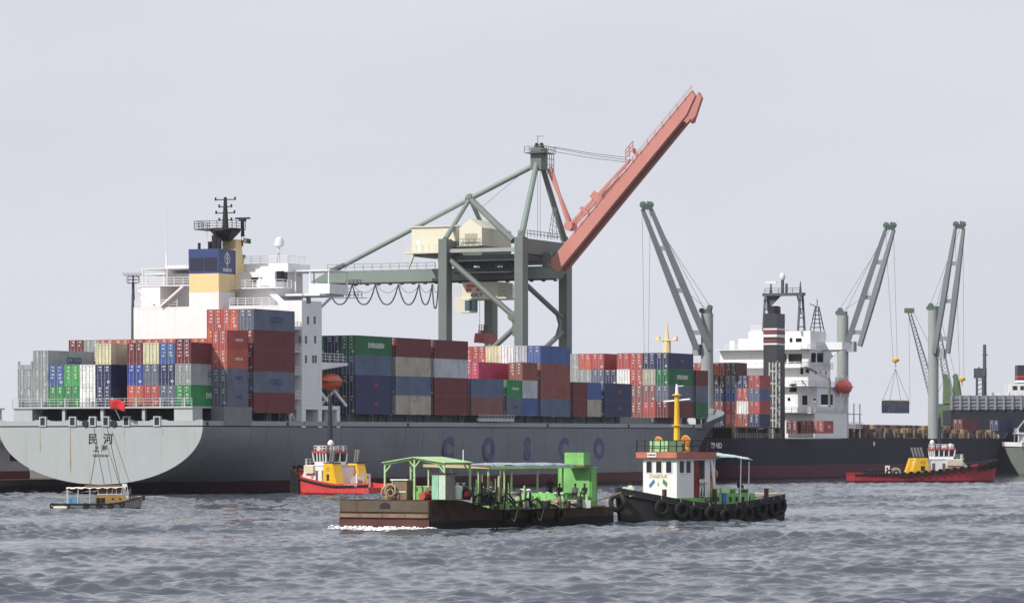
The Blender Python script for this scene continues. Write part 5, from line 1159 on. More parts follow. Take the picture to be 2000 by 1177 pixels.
    tp = b.build('tarpaulin', M('tarp_blue_white', (150, 160, 196), .8, .5, 1.2, rust=.25, rcol=(60, 76, 130)), c2, True); sm = tp.modifiers.new('thickness', 'SOLIDIFY'); sm.thickness = .03
    MB().bar((u0, y0+.32, zc-.02), (u1, y0+.32, zc+.0), .2, .24).build('eave_beam', GL, c2); MB().bar((u0+.05, y0+.3, zc), (u0+.05, y1-.3, zc+.12), .2, .22).build('eave_beam', M('pale_timber', (190, 176, 120), .8, .2), c2)
    for u in (17.6, 16.9): MB().bar((u, 3.3, zc+.1), (u-.3, -2, zc+.2), .12, .1).build('roof_pole', WOOD, c2)
    # deckhouse: end wall, side wall with low panel, roof box
    ha, hb = 5.2, .9; zh = K.Z(914, 3, 0)
    dh = link('deckhouse', None, root)
    ue = K.U(1165, -2.9); hb = .35; yw_ = -.2
    MB().box(ue-.1, ue, yw_, 2.9, z2, zh).build('end_wall', GP, dh); MB().box(hb, ue-.12, 2.8, 2.9, z2, zh).build('side_wall', GP, dh)
    MB().box(hb, hb+.1, yw_, 2.78, z2, zh).build('far_wall', GP, dh); MB().box(hb+.12, ue-.12, yw_, yw_+.1, z2, zh).build('side_wall', GP, dh)
    MB().box(hb-.1, ue+.15, yw_-.1, 3.05, zh+.02, zh+.1).build('roof', GL, dh)
    for a, c in ((11.8, 9.5), (9.45, 6.9), (6.85, 2.9)): MB().box(c, a, 2.94, 3.0, z2, z2+1.05).build('bulwark_panel', GP, dh)
    MB().box(2.9, 5.4, 2.6, 3.4, z2+1.06, z2+1.14).build('ledge', GP, dh)
    hx = K.U(1165, 1.0*-1); MB().box(.5, 1.6, 1.05, 2.85, zh+.28, zh+1.3).build('roof_tank', GP, dh); MB().box(.4, 1.7, .95, 2.95, zh+.12, zh+.27).build('tank_base', WOOD, dh)
    tm = MB().torus((0, 0, 0), .42, .16, (0, 1, 0), 14, 7).mesh('tyre_fender', RUBBER)
    for u in (16.5, 12.3, 8): link('tyre_fender', tm, root, (u, 4.22, .95))
    for u in (16.5, 12.3): MB().path([(u, 4.1, 1.55), (u-.6, 4.12, .8), (u-1.3, 4.12, .55), (u-1.8, 4.12, 1.5)], .05, 6).build('hanging_rope', ROPE, root)
    return root
barge()
def item(name, label, cat, u, v, z, rz=0, group=None): return thing(name, label, cat, K.W(u, v, z), (0, 0, K.rot[2]+rz), group)
def barge_items():
    z1 = 2.375
    vv = lambda px, u: K.V(px, u)
    # rope coil
    u = 27.2; o = item('rope_coil', 'big tangled coil of tan rope on the barge end', 'rope', u, vv(762, u), z1)
    rr = random.Random(3); b = MB()
    for k in range(9): b.torus((rr.uniform(-.2, .2), rr.uniform(-.25, .25), .55+rr.uniform(-.12, .15)), .42+rr.uniform(-.08, .08), .06, (rr.uniform(.3, 1), rr.uniform(-.6, .6), rr.uniform(-.3, .3)), 16, 5)
    b.build('rope_turns', ROPE, o); MB().lathe([(.35, 0), (.35, .12), (.16, .14), (.16, .9), (.28, .92), (.28, 1.05)], (0, .15, 0), 10).build('bollard', RUSTY, o)
    u = 26.6; o = item('timber_cabinet', 'weathered brown wooden cabinet with pale top under the gable canopy', 'cabinet', u, vv(787, u), z1)
    MB().box(-.5, .5, -.65, .65, .0, 1.45).build('body', WOOD, o); MB().box(-.6, .6, -.78, .78, 1.46, 1.58).build('top', GW, o); MB().bar((.55, -.5, 0), (.55, -.62, 1.5), .07).build('stay', GL, o); MB().box(.5, .54, -.6, .6, .55, .65).build('ledger', GW, o)
    u = 26.9; o = item('oil_drum', 'dark upright oil drum beside the wooden cabinet', 'drum', u, vv(773, u), z1); MB().lathe([(.28, 0), (.3, .02), (.28, .3), (.3, .32), (.28, .6), (.3, .62), (.28, .9)], (0, 0, 0), 14).build('shell', BLACK, o, True)
    u = 25.6; o = item('generator_box', 'bright green engine box under the gable canopy', 'engine', u, vv(822, u), z1)
    MB().box(-.9, .7, -1.15, 1.15, 0, .95).build('casing', GP, o); MB().box(-.95, .75, -1.2, 1.2, .96, 1.04).build('lid', GL, o); MB().box(.71, .74, -.8, .0, .2, .75).build('panel', GL, o)
    u = 27.0; o = item('red_barrel', 'red barrel lying on its side on the barge end', 'barrel', u, vv(830, u), z1+.29); MB().lathe([(.3, -.45), (.32, -.43), (.3, -.15), (.32, -.13), (.3, .13), (.32, .15), (.3, .43), (.3, .45)], (0, 0, 0), 14, 'X').build('shell', M('barrel_red', (178, 66, 44), .6, .3, 1, rust=.3), o, True)
    u = 26.3; o = item('cable_drum', 'rusty brown wheel leaning behind the red barrel', 'wheel', u, vv(841, u), z1+.5); MB().lathe([(.5, -.1), (.5, .1), (.2, .12), (.2, -.12)], (0, 0, 0), 14, 'X').build('disc', WOOD, o)
    u = 26.9; o = item('steel_locker', 'tall pale green and white locker with dark side on the barge', 'locker', u, vv(866, u)+.25, z1)
    MB().box(-1.1, .25, -.62, .62, 0, 1.95).build('body', M('locker_grey', (120, 118, 104), .7, .25, .8, rust=.3), o); MB().box(.26, .3, -.6, -.02, .05, 1.9).build('door', M('locker_mint', (132, 190, 158), .6, .3, .9, rust=.15), o); MB().box(.26, .3, .02, .6, .05, 1.9).build('door', GW, o); MB().box(-1.2, .38, -.7, .7, 1.96, 2.06).build('top', RUSTY, o)
    for i, (px, u, c, lab) in enumerate(((893, 25.2, GW, 'white tank near the rear canopy post'), (905, 24.6, M('tank_dark', (54, 62, 60)), 'dark tank near the rear canopy post'))):
        o = item('tank', lab, 'tank', u, vv(px, u), 2.36); MB().lathe([(.3, 0), (.42, .08), (.42, 1.0), (.3, 1.1)], (0, 0, 0), 12).build('shell', c, o, True); MB().lathe([(.1, 1.1), (.1, 1.25), (.18, 1.27), (.18, 1.32)], (0, 0, 0), 8).build('cap', GW, o)
    u = 25.0; o = item('hose_reel', 'dark hose reel with red hub behind the locker', 'reel', u, vv(912, u), 2.36+.45); MB().torus((0, 0, 0), .34, .12, (1, 0, 0), 16, 6).build('hose', RUBBER, o); MB().lathe([(.22, -.08), (.22, .08)], (0, 0, 0), 10, 'X').build('hub', REDP, o); MB().box(-.1, .1, -.3, .3, -.45, -.4).build('foot', BLACK, o)
    # pump manifold amidships: several valve stands
    rr = random.Random(21); zm = 1.56
    for i in range(11):
        px = 925+i*8.5; u = 21.2-.35*i+rr.uniform(-.5, .5); z = 1.98-(.085*(21.2-u)*1.1) if u > 19 else 1.64
        o = item('valve_stand', '%s valve stand from the left in the green pump manifold' % NTH[i], 'valve', u, vv(px, u), max(1.55, z-.05), 0, 'valve stands of the pump manifold'); h = rr.uniform(.9, 1.5)
        MB().tube((0, 0, 0), (0, 0, h*.55), .1, n=8).build('pipe', rr.choice([GW, GP, GL]), o); MB().lathe([(.1, h*.5), (.24, h*.55), (.24, h*.7), (.1, h*.75)], (0, 0, 0), 10).build('bonnet', rr.choice([GW, GL, GP]), o); MB().tube((0, 0, h*.75), (0, 0, h+.5*(i % 3)), .03, n=6).build('spindle', rr.choice([GL, WOOD]), o); MB().torus((0, 0, h+.02), .2, .035, (0, 0, 1), 12, 5).build('handwheel', rr.choice([GW, BLACK, GL]), o)
    # hoses, pipes and posts crowding the midships deck
    for i in range(16):
        px = 918+i*6.2; u = 22.4-.36*i+rr.uniform(-.25, .25); h = rr.uniform(1.2, 2.6)
        o = item('deck_pipe', '%s %s upright pipe from the left on the barge pump deck' % (NTH[i//4], ['rusty', 'pale green', 'brown', 'dark'][i % 4]), 'pipe', u, vv(px, u)-.3-.8*(i // 4 % 2), 1.6 if u < 20 else 2.0, 0, 'upright pipes of the pump deck')
        MB().tube((0, 0, 0), (rr.uniform(-.15, .15), rr.uniform(-.15, .15), h), rr.uniform(.05, .1), n=7).build('shaft', [RUSTY, GL, WOOD, BLACK][i % 4], o); MB().lathe([(.16, 0), (.16, .1)], (0, 0, 0), 8).build('flange', RUSTY, o)
        if i % 3 == 0: MB().path([(0, .1, .2), (.3, .3, .55), (.1, .7, .8), (-.3, .9, .3), (-.4, 1.2, .05)], .08, 6).build('hose', RUBBER, o)
    for i, px in enumerate((932, 947)):
        u = 21.0-i; o = item('deck_engine', ('left' if i == 0 else 'right')+' dark winch engine in the pump manifold', 'engine', u, vv(px, u)-.5, 1.85); b = MB(); b.box(-.4, .4, -.3, .3, 0, .6); b.lathe([(.2, -.4), (.34, -.3), (.34, .3), (.2, .4)], (0, 0, .8), 10, 'X'); b.tube((0, .2, .8), (0, .2, 1.9), .05); b.build('block', M('engine_dark', (48, 46, 44), .7, .4, 1, rust=.4), o); MB().tube((0, -.2, .6), (0, -.2, 2.3), .06).build('exhaust', M('exhaust_rust', (120, 92, 70)), o)
    u = 17.2; o = item('deck_chest', 'pale green square deck chest at the barge edge', 'chest', u, vv(1014, u), 1.56); MB().box(-.55, .55, -.75, .75, 0, .7).build('body', GW, o); MB().box(-.6, .6, -.8, .8, .71, .78).build('lid', GW, o)
    u = 9.6; o = item('deck_chest', 'pale blue-white chest beside the canopy post', 'chest', u, vv(1104, u), 1.56); MB().box(-.4, .4, -.75, .75, 0, .55).build('body', M('chest_pale', (168, 200, 200), .6), o); MB().box(-.45, .45, -.8, .8, .56, .62).build('lid', M('chest_pale', (168, 200, 200), .6), o)
    u = 15.6; o = item('valve_table', 'bright green table with two mushroom valves', 'valve', u, vv(1026, u), 1.56); MB().box(-.3, .3, -.6, .6, .75, 1.0).build('top', GP, o)
    for y in (-.5, .5): MB().box(-.2, .2, y-.06, y+.06, 0, .75).build('leg', GP, o)
    for y in (-.3, .3): MB().lathe([(.12, 1.), (.08, 1.15), (.08, 1.4), (.22, 1.42), (.2, 1.52), (.05, 1.58)], (0, y, 0), 10).build('mushroom_valve', GW, o)
    u = 12.0; o = item('valve_table', 'long bright green table with four mushroom valves', 'valve', u, vv(1077, u), 1.56); MB().box(-.3, .3, -1.3, 1.3, .5, .78).build('top', GP, o)
    for y in (-1.1, 1.1): MB().box(-.2, .2, y-.06, y+.06, 0, .5).build('leg', GP, o)
    for y in (-1, -.35, .35, 1): MB().lathe([(.12, .78), (.07, .9), (.07, 1.1), (.2, 1.12), (.18, 1.22), (.05, 1.28)], (0, y, 0), 10).build('mushroom_valve', GL, o)
    u = 13.4; o = item('green_locker', 'green bench locker under the main canopy', 'bench', u, vv(1050, u), 1.56); MB().box(-.5, .5, -1.2, 1.2, 0, .62).build('body', GP, o); MB().box(-.55, .55, -1.25, 1.25, .63, .7).build('seat', GL, o); MB().box(-.55, -.45, -1.25, 1.25, .71, 1.2).build('backrest', GP, o)
    for i in range(14):
        u = 19.5-.75*i+rr.uniform(-.3, .3); px = 962+13.5*i; c_ = [RUSTY, GP, BLACK, GW, WOOD][i % 5]; s_ = rr.uniform(.22, .42)
        o = item('deck_gear', '%s piece of deck gear, %s from the left under the main canopy' % (['rusty', 'green', 'black', 'white', 'brown'][i % 5], (NTH+['fourteenth'])[i]), 'deck gear', u, vv(px, u)-.4, 1.56, R(rr.uniform(0, 90)), 'deck gear under the canopy')
        if i % 3 == 0: MB().lathe([(s_*.8, 0), (s_, .05), (s_*.7, .5), (s_*.9, .55), (s_*.5, .95)], (0, 0, 0), 10).build('body', c_, o, True)
        elif i % 3 == 1: MB().box(-s_, s_, -s_*.8, s_*.8, 0, .6).build('body', c_, o); MB().tube((0, 0, .6), (0, 0, 1.1), .09).build('stem', GL, o)
        else: MB().torus((0, 0, .3), s_, .1, (.3, .3, 1), 14, 6).build('body', RUBBER, o); MB().torus((.05, 0, .48), s_*.9, .1, (.1, -.3, 1), 14, 6).build('upper_turn', ROPE, o)
    # crew under the canopy
    yaw = K.rot[2]
    u = 8.6; bz = 1.56; v = vv(1075, u)
    o = item('crew_platform', 'green raised platform under the barge canopy', 'platform', 7.4, 0, bz); MB().box(-2.6, 2.6, -2.5, 2.5, 0, .49).build('top', GP, o)
    o = item('crew_bench', 'dark bench under the canopy with seated crew', 'bench', 6.6, 0.4, bz+.5); MB().box(-.25, .25, -2.4, 2.4, .42, .5).build('seat', WOOD, o)
    for y in (-2.2, 0, 2.2): MB().box(-.2, .2, y-.05, y+.05, 0, .42).build('leg', WOOD, o)
    person('person in black standing under the main canopy of the barge', K.W(u, v, bz+.5), yaw, 'stand', (26, 24, 26), (30, 28, 30), (70, 48, 38), H=1.85)
    for px, sh_, lab in ((1094, (86, 40, 38), 'person in dark red sitting beside the standing man'), (1124, (92, 92, 104), 'person in grey sitting against the green wall'), (1143, (30, 28, 30), 'person in black seated nearest the green wall corner')):
        v = vv(px, 6.6); person(lab, K.W(6.6, v, bz+.92), yaw+R(random.uniform(-20, 20)), 'sit', sh_, (44, 40, 40), (70, 48, 38), group='crew sitting under the canopy')
    # foam thrown up at the barge end
    b = MB(); rr = random.Random(8)
    for i in range(900):
        t = rr.random(); y = 4.6-9.6*t**1.1; x = 28.15+abs(rr.gauss(0, .5))+.25*math.sin(t*14)-(.5 if y > 4 or y < -4 else 0)
        if y < -4: x = 28.3+(y+4)*1.0*rr.random()
        r_ = rr.uniform(.03, .13)*(1.3-.4*abs(x-28.3)); r_ = max(.03, r_); c = Vector((x, y, .05+rr.uniform(0, .3)*max(0, 1-abs(x-28.3))))
        b.lathe([(r_*.5, -r_*.4), (r_, 0), (r_*.6, r_*.4)], c, 5)
    for i in range(420):
        t = rr.random()**1.5; u = 27.5-12*t; y = 4.15+abs(rr.gauss(0, .35)); r_ = rr.uniform(.04, .16)*(1-.5*t); b.lathe([(r_*.5, -r_*.3), (r_, 0), (r_*.5, r_*.3)], (u, y, .06), 5)
    o = b.build('foam', M('foam_white', (235, 238, 240), .9, .03)); o.location = K.loc; o.rotation_euler = K.rot; tag(o, 'white foam thrown up at the barge end', 'foam', kind='stuff')
barge_items()

# ------------------------------------------------------------ the green and white tug
G = Fr(22.5, 313.4, 228.)
def green_tug():
    L_ = 18.5; W_ = 5.4
    root = thing('work_tug', 'black hulled work tug with white wheelhouse and yellow mast', 'tugboat', G.loc, G.rot)
    sh = lambda t: 2.35-1.95*t if t < .42 else 1.53+1.5*((t-.42)/.58)**1.7
    hm = M('tug_black', (38, 36, 38), .6, .3, .5, rust=.12, streak=.3, rcol=(64, 44, 36), bands=[(.0, (60, 30, 24))])
    boat_hull(L_, W_, sh, .75, -1.3, .72, .55, 2.3, rake=.9).build('hull', hm, root)
    pts = []
    for i in range(41):
        t = i/40; b = W_/2*(.72+.28*min(1, t/.35)**.7)
        if t > .55: b *= max(.03, 1-((t-.55)/.45)**2.3)**.75
        pts.append(Vector((L_*t, b, sh(t))))
    MB().path([(p.x, p.y+.03, p.z-.55) for p in pts], .1, 6).build('rubbing_strake', BLACK, root); MB().path([(p.x, -p.y-.03, p.z-.55) for p in pts], .1, 6).build('rubbing_strake', BLACK, root)
    tm = MB().torus((0, 0, 0), .54, .2, (0, 1, 0), 16, 7).mesh('tyre_fender', RUBBER)
    for k, i in enumerate((2, 4, 8, 12, 15, 18, 22, 26, 29, 33)):
        p = pts[i]; d = (pts[i+1]-pts[i-1]); o = link('tyre_fender', tm, root, (p.x, p.y+.16, p.z-.95-.1*(k % 2)), (0, 0, math.atan2(d.y, d.x)))
        MB().tube((0, 0, .4), (0, -.1, 1.0), .03, n=5).build('lanyard', ROPE, o)
    o = link('tyre_fender', MB().torus((0, 0, 0), .62, .22, (0, 1, 0), 18, 8).mesh('tyre_fender', M('tyre_grey', (54, 50, 48), .9, .3, 2)), root, (L_+.2, .35, 1.75), (0, 0, R(-70)))
    b = MB()
    for i in range(0, 14): p = pts[i]
    MB().prism([(.25, 1.5, 2.3), (3.6, 2.1, 2.0), (3.6, -2.1, 2.0), (.25, -1.5, 2.3)], (0, 0, .12)).build('stern_deck_boards', M('pale_boards', (206, 186, 150), .8, .15, .8), root)
    for x, y in ((2.6, 2.15), (9.3, 2.5), (14.7, 1.9)): MB().bar((x, y, 1.4), (x, y, 2.85), .28, .28).build('bitt', RUSTY, root)
    MB().box(15.6, 17.8, -1., 1., 2.25, 2.36).build('foredeck', GL, root); b = MB(); b.lathe([(.2, 0), (.2, .7)], (17., .45, 2.36), 8); b.lathe([(.2, 0), (.2, .7)], (17., -.45, 2.36), 8); b.bar((17, -.7, 2.9), (17, .7, 2.9), .2); b.build('bow_bitts', GW, root)
    MB().prism([(15.4, 1.1, 1.9), (16.8, .9, 2.35), (16.8, -.9, 2.35), (15.4, -1.1, 1.9)], (0, 0, .35)).build('companion_hatch', GP, root)
    # wheelhouse
    hw = 2.05; uf = G.U(1322, -hw); ub = G.U(1387, -hw); z0_ = 1.55; zt = G.Z(894, uf, 0)
    MB().box(ub-.1, uf+.08, -hw-.08, hw+.08, .9, z0_+.55).build('house_plinth', GP, root)
    ud = G.U(1355, -hw)          # the doorway is left open: side wall in two pieces with a lintel
    udb = G.U(1377, -hw)
    wf = MB(); wf.box(uf-.12, uf, -hw, hw, z0_+.56, zt); ho = wf.build('wheelhouse', HOUSEW, root)
    MB().box(ud, uf-.12, hw-.1, hw, z0_+.56, zt).build('side_wall', HOUSEW, ho); MB().box(ub, udb, hw-.1, hw, z0_+.56, zt).build('side_wall', HOUSEW, ho); MB().box(udb, ud, hw-.1, hw, zt-.18, zt).build('lintel', HOUSEW, ho)
    MB().box(ub, uf-.12, -hw, -hw+.1, z0_+.56, zt).build('side_wall', HOUSEW, ho); MB().box(ub, ub+.1, -hw+.1, hw-.1, z0_+.56, zt).build('back_wall', HOUSEW, ho); MB().box(ub+.1, uf-.12, -hw+.1, hw-.1, z0_+.5, z0_+.57).build('floor', DARK, ho)
    MB().box(ud-.62, ud-.02, hw-.06, hw+.0, z0_+.58, zt-.2).build('door', M('door_dark_red', (128, 28, 36), .5), ho)
    zw = (G.Z(921, uf, 0)+G.Z(901, uf, 0))/2; hh = .5
    for px in (1268.5, 1287.5, 1307):
        y = -G.V(px, uf); wo = MB().box(uf-.02, uf+.03, y-.33, y+.33, zw-hh, zw+hh-.05).build('window', GLASS, ho); b = MB()
        b.box(uf+.0, uf+.05, y-.4, y-.33, zw-hh-.06, zw+hh); b.box(uf+.0, uf+.05, y+.33, y+.4, zw-hh-.06, zw+hh); b.box(uf, uf+.05, y-.33, y+.33, zw-hh-.06, zw-hh); b.box(uf, uf+.05, y-.33, y+.33, zw+hh-.05, zw+hh); b.build('frame', HOUSEW, wo)
    for px in (1331.5, 1344.5):
        u = G.U(px, -hw); wo = MB().box(u-.24, u+.24, hw-.02, hw+.03, zw-hh, zw+hh).build('window', GLASS, ho); MB().box(u-.3, u+.3, hw, hw+.06, zw-hh-.1, zw-hh-.01).build('sill', HOUSEW, wo)
    MB().box(ub-.35, uf+.45, -hw-.42, hw+.42, zt+.01, zt+.5).build('roof', M('roof_orange', (190, 104, 80), .7, .3, .8, rust=.2, streak=.3, rcol=(150, 84, 66)), root)
    yb = -G.V(1281, uf); MB().box(uf+.46, uf+.5, yb-.55, yb+.55, zt+.08, zt+.46).build('name_board', HOUSEW, root); text('CHABOUK', .2, TXK, root, (uf+.515, yb, zt+.27), (R(90), 0, R(90)), .02)
    y = -G.V(1286, uf)
    text('CHABOUK', .4, M('gold_lettering', (186, 164, 96), .6, .3, 4), root, (uf+.012, y, G.Z(930, uf, 0)), (R(90), 0, R(90)), .03, 'tug_name', 1.15)
    MB().prism([(uf+.01, y-1.15, zw-1.55), (uf+.01, y-.55, zw-1.05), (uf+.01, y-.4, zw-1.3), (uf+.01, y-1.0, zw-1.82)], (.015, 0, 0)).build('painted_flag', M('flag_blue', (66, 118, 180), .6), root)
    MB().prism([(uf+.01, y+.6, zw-1.02), (uf+.01, y+1.1, zw-1.35), (uf+.01, y+1.02, zw-1.72), (uf+.01, y+.52, zw-1.4)], (.015, 0, 0)).build('painted_flag', M('flag_green', (86, 128, 66), .6), root)
    MB().prism([(uf+.01, y-.02, zw-1.25), (uf+.01, y-.14, zw-1.6), (uf+.01, y+.1, zw-1.6)], (.015, 0, 0)).build('painted_emblem', M('emblem_gold', (190, 150, 40), .6), root)
    zr = zt+.53; ma = M('roof_rail', (40, 40, 44), .6)
    b = MB(); b.rail([(ub-.3, hw+.36, zr), (uf+.4, hw+.36, zr), (uf+.4, -hw-.36, zr), (ub-.3, -hw-.36, zr), (ub-.3, hw+.36, zr)], .95, .95, .035, 2); b.build('roof_railing', ma, root)
    bx = -G.V(1290, uf-.5); g = MB().box(uf-1.9, uf-.35, bx-1.15, bx+1.15, zr, zr+.92).build('roof_box', M('box_green', (146, 206, 132), .55, .1, .7), root)
    for y in (bx-.62, bx+.62): MB().box(uf-1.92, uf-.33, y-.04, y+.04, zr+.0, zr+.94).build('strap', M('strap_dark', (40, 80, 40)), g)
    mu_ = uf-2.3; my = -G.V(1322, mu_); zz = lambda py: G.Z(py, mu_, -my)
    b = MB(); b.tube((mu_, my, zr), (mu_, my, zz(772)), .3, .2, 12); b.lathe([(.2, 0), (.42, .05), (.42, .12), (.2, .18)], (mu_, my, zz(773)), 12); b.lathe([(.25, 0), (.45, .04), (.45, .1), (.25, .14)], (mu_, my, zz(832)), 12); b.build('mast', YELLOW, root, True)
    b = MB(); a = Vector((mu_, my, zz(781))); b.tube(a+Vector((.6, -1., -.12)), a+Vector((-.6, 1., .08)), .07, n=8); b.build('yard', WHITE, root)
    b = MB(); b.tube((mu_, my, zz(771)), (mu_, my, zz(750)), .16, .1, 10); b.bar((mu_, my, zz(754)), (mu_-.3, my+.5, zz(753)), .06); b.build('masthead_light', WHITE, root)
    def cowl(x, y, z, h, r, m_, yaw):
        b = MB(); d = Vector((math.cos(yaw), math.sin(yaw), 0)); b.tube((x, y, z), (x, y, z+h), r*.72, n=12); b.tube(Vector((x, y, z+h))-d*r*.7, Vector((x, y, z+h))+d*r*.85+Vector((0, 0, .04)), r*.85, r*1.15, 12); o = b.build('cowl_vent', m_, root, True)
        c = Vector((x, y, z+h))+d*(r*.86); MB().tube(c, c+d*.03, r*1.02, n=12).build('mouth', M('cowl_mouth', (190, 104, 30), .7), o)
    OY = M('cowl_yellow', (230, 170, 36), .5, .1, 1)
    cowl(uf-2.6, -G.V(1288, uf-2.6), zr, .95, .3, OY, R(18)); x = uf-2.9; cowl(x, -G.V(1341, x), zr, 1.0, .34, OY, R(25))
    x = ub-.75; cowl(x, hw*.75, 1.6, 2.5, .38, OY, R(60))
    # after casing, awning on poles, engine-room skylight
    cs = MB().prism([(ub-.12, hw+.15, 1.35), (ub-.12, -hw-.1, 1.35), (ub-5.6, -hw+.2, 1.35), (ub-5.6, hw-.1, 1.35)][::-1], (0, 0, 1.1)).build('after_casing', GP, root)
    for k in range(6): x = ub-.8-.8*k; MB().box(x-.14, x+.14, hw+.14-.0455*(x-ub+.12)*-1-.02, hw+.2-.0455*(ub-x)*1., 1.75, 2.15).build('scuttle', DARK, cs)
    MB().box(ub-1.75, ub-1.3, hw+.02, hw+.2, 1.3, 2.5).build('blue_stripe', M('stripe_blue', (50, 90, 190)), cs)
    for k in range(2): MB().box(ub-1.5-1.25*k, ub-.5-1.25*k, .4, 1.7, 2.46, 2.95).build('skylight', M('skylight_green', (190, 220, 170)), cs)
    MB().box(ub-5., ub-3.2, .6, 1.9, 2.75, 2.83).build('bench_top', GL, cs); 
    for x in (ub-4.9, ub-3.3): MB().box(x-.06, x+.06, .7, 1.8, 2.46, 2.74).build('bench_leg', GP, cs)
    zaw = G.Z(887, ub-2, 0); aw = link('awning', None, root); n = 12; b = MB(); rr = random.Random(2)
    for i in range(n+1):
        for j in range(8):
            t = i/n; q = j/7; b.v.append((ub+.2-5.1*t, 2.4-4.8*q, zaw+.25-.75*abs(2*q-1)**2*.5-.75*max(0, t-.55)+.06*rr.uniform(-1, 1)-.12*math.sin(math.pi*t)))
    b.f = [(i*8+j, (i+1)*8+j, (i+1)*8+j+1, i*8+j+1) for i in range(n) for j in range(7)]
    tp = b.build('tarpaulin', M('tarp_mint', (178, 206, 200), .8, .2, 1.2), aw, True); sm = tp.modifiers.new('thickness', 'SOLIDIFY'); sm.thickness = .03
    for x, y, dz in ((ub-3.6, 2.2, -.15), (ub-4.7, -2.1, -.7), (ub-4.7, 2.1, -.6), (ub-.4, 2.2, -.1)): MB().tube((x, y*.95, 1.4), (x, y, zaw+dz), .055, n=6).build('pole', WHITE, aw)
    b = MB(); b.rail([(ub-.2, 2.62, 1.2), (ub+1.2, 2.68, 1.15)], .95, .7, .04, 3); b.build('side_railing', ma, root)
    b = MB(); b.tube((ub-.55, hw+.2, 1.5), (ub-.1, hw+.05, zt), .12, n=6); b.build('slanting_stay', WHITE, root)
    yw = G.rot[2]
    x = (ud+udb)/2-.1; person('person in long pale robe leaning in the tug doorway', G.W(x-.1, -hw-.02, z0_+.58), yw+R(75), 'lean', (214, 212, 204), (214, 212, 204), (92, 62, 46), H=1.9)
    person('person in dark clothes seated under the tug awning', G.W(ub-4.1, -1.35, 2.84), yw+R(150), 'sit', (30, 28, 32), (36, 34, 38), (60, 42, 34))
    person('person crouching at the tug bow above the big tyre', G.W(16.6, .2, 2.5), yw, 'sit', (210, 206, 200), (40, 36, 34), (84, 58, 44))
green_tug()
a = G.W(18.2, -.3, 2.6); c = K.W(9.8, -4.1, 1.75); md = a.lerp(c, .5)-Vector((0, 0, .35))
tag(MB().path([a, a.lerp(md, .5)-Vector((0, 0, .1)), md, md.lerp(c, .5)-Vector((0, 0, .06)), c], .07, 6).build('tow_rope', ROPE), 'tan tow rope running from the work tug bow to the barge', 'rope')

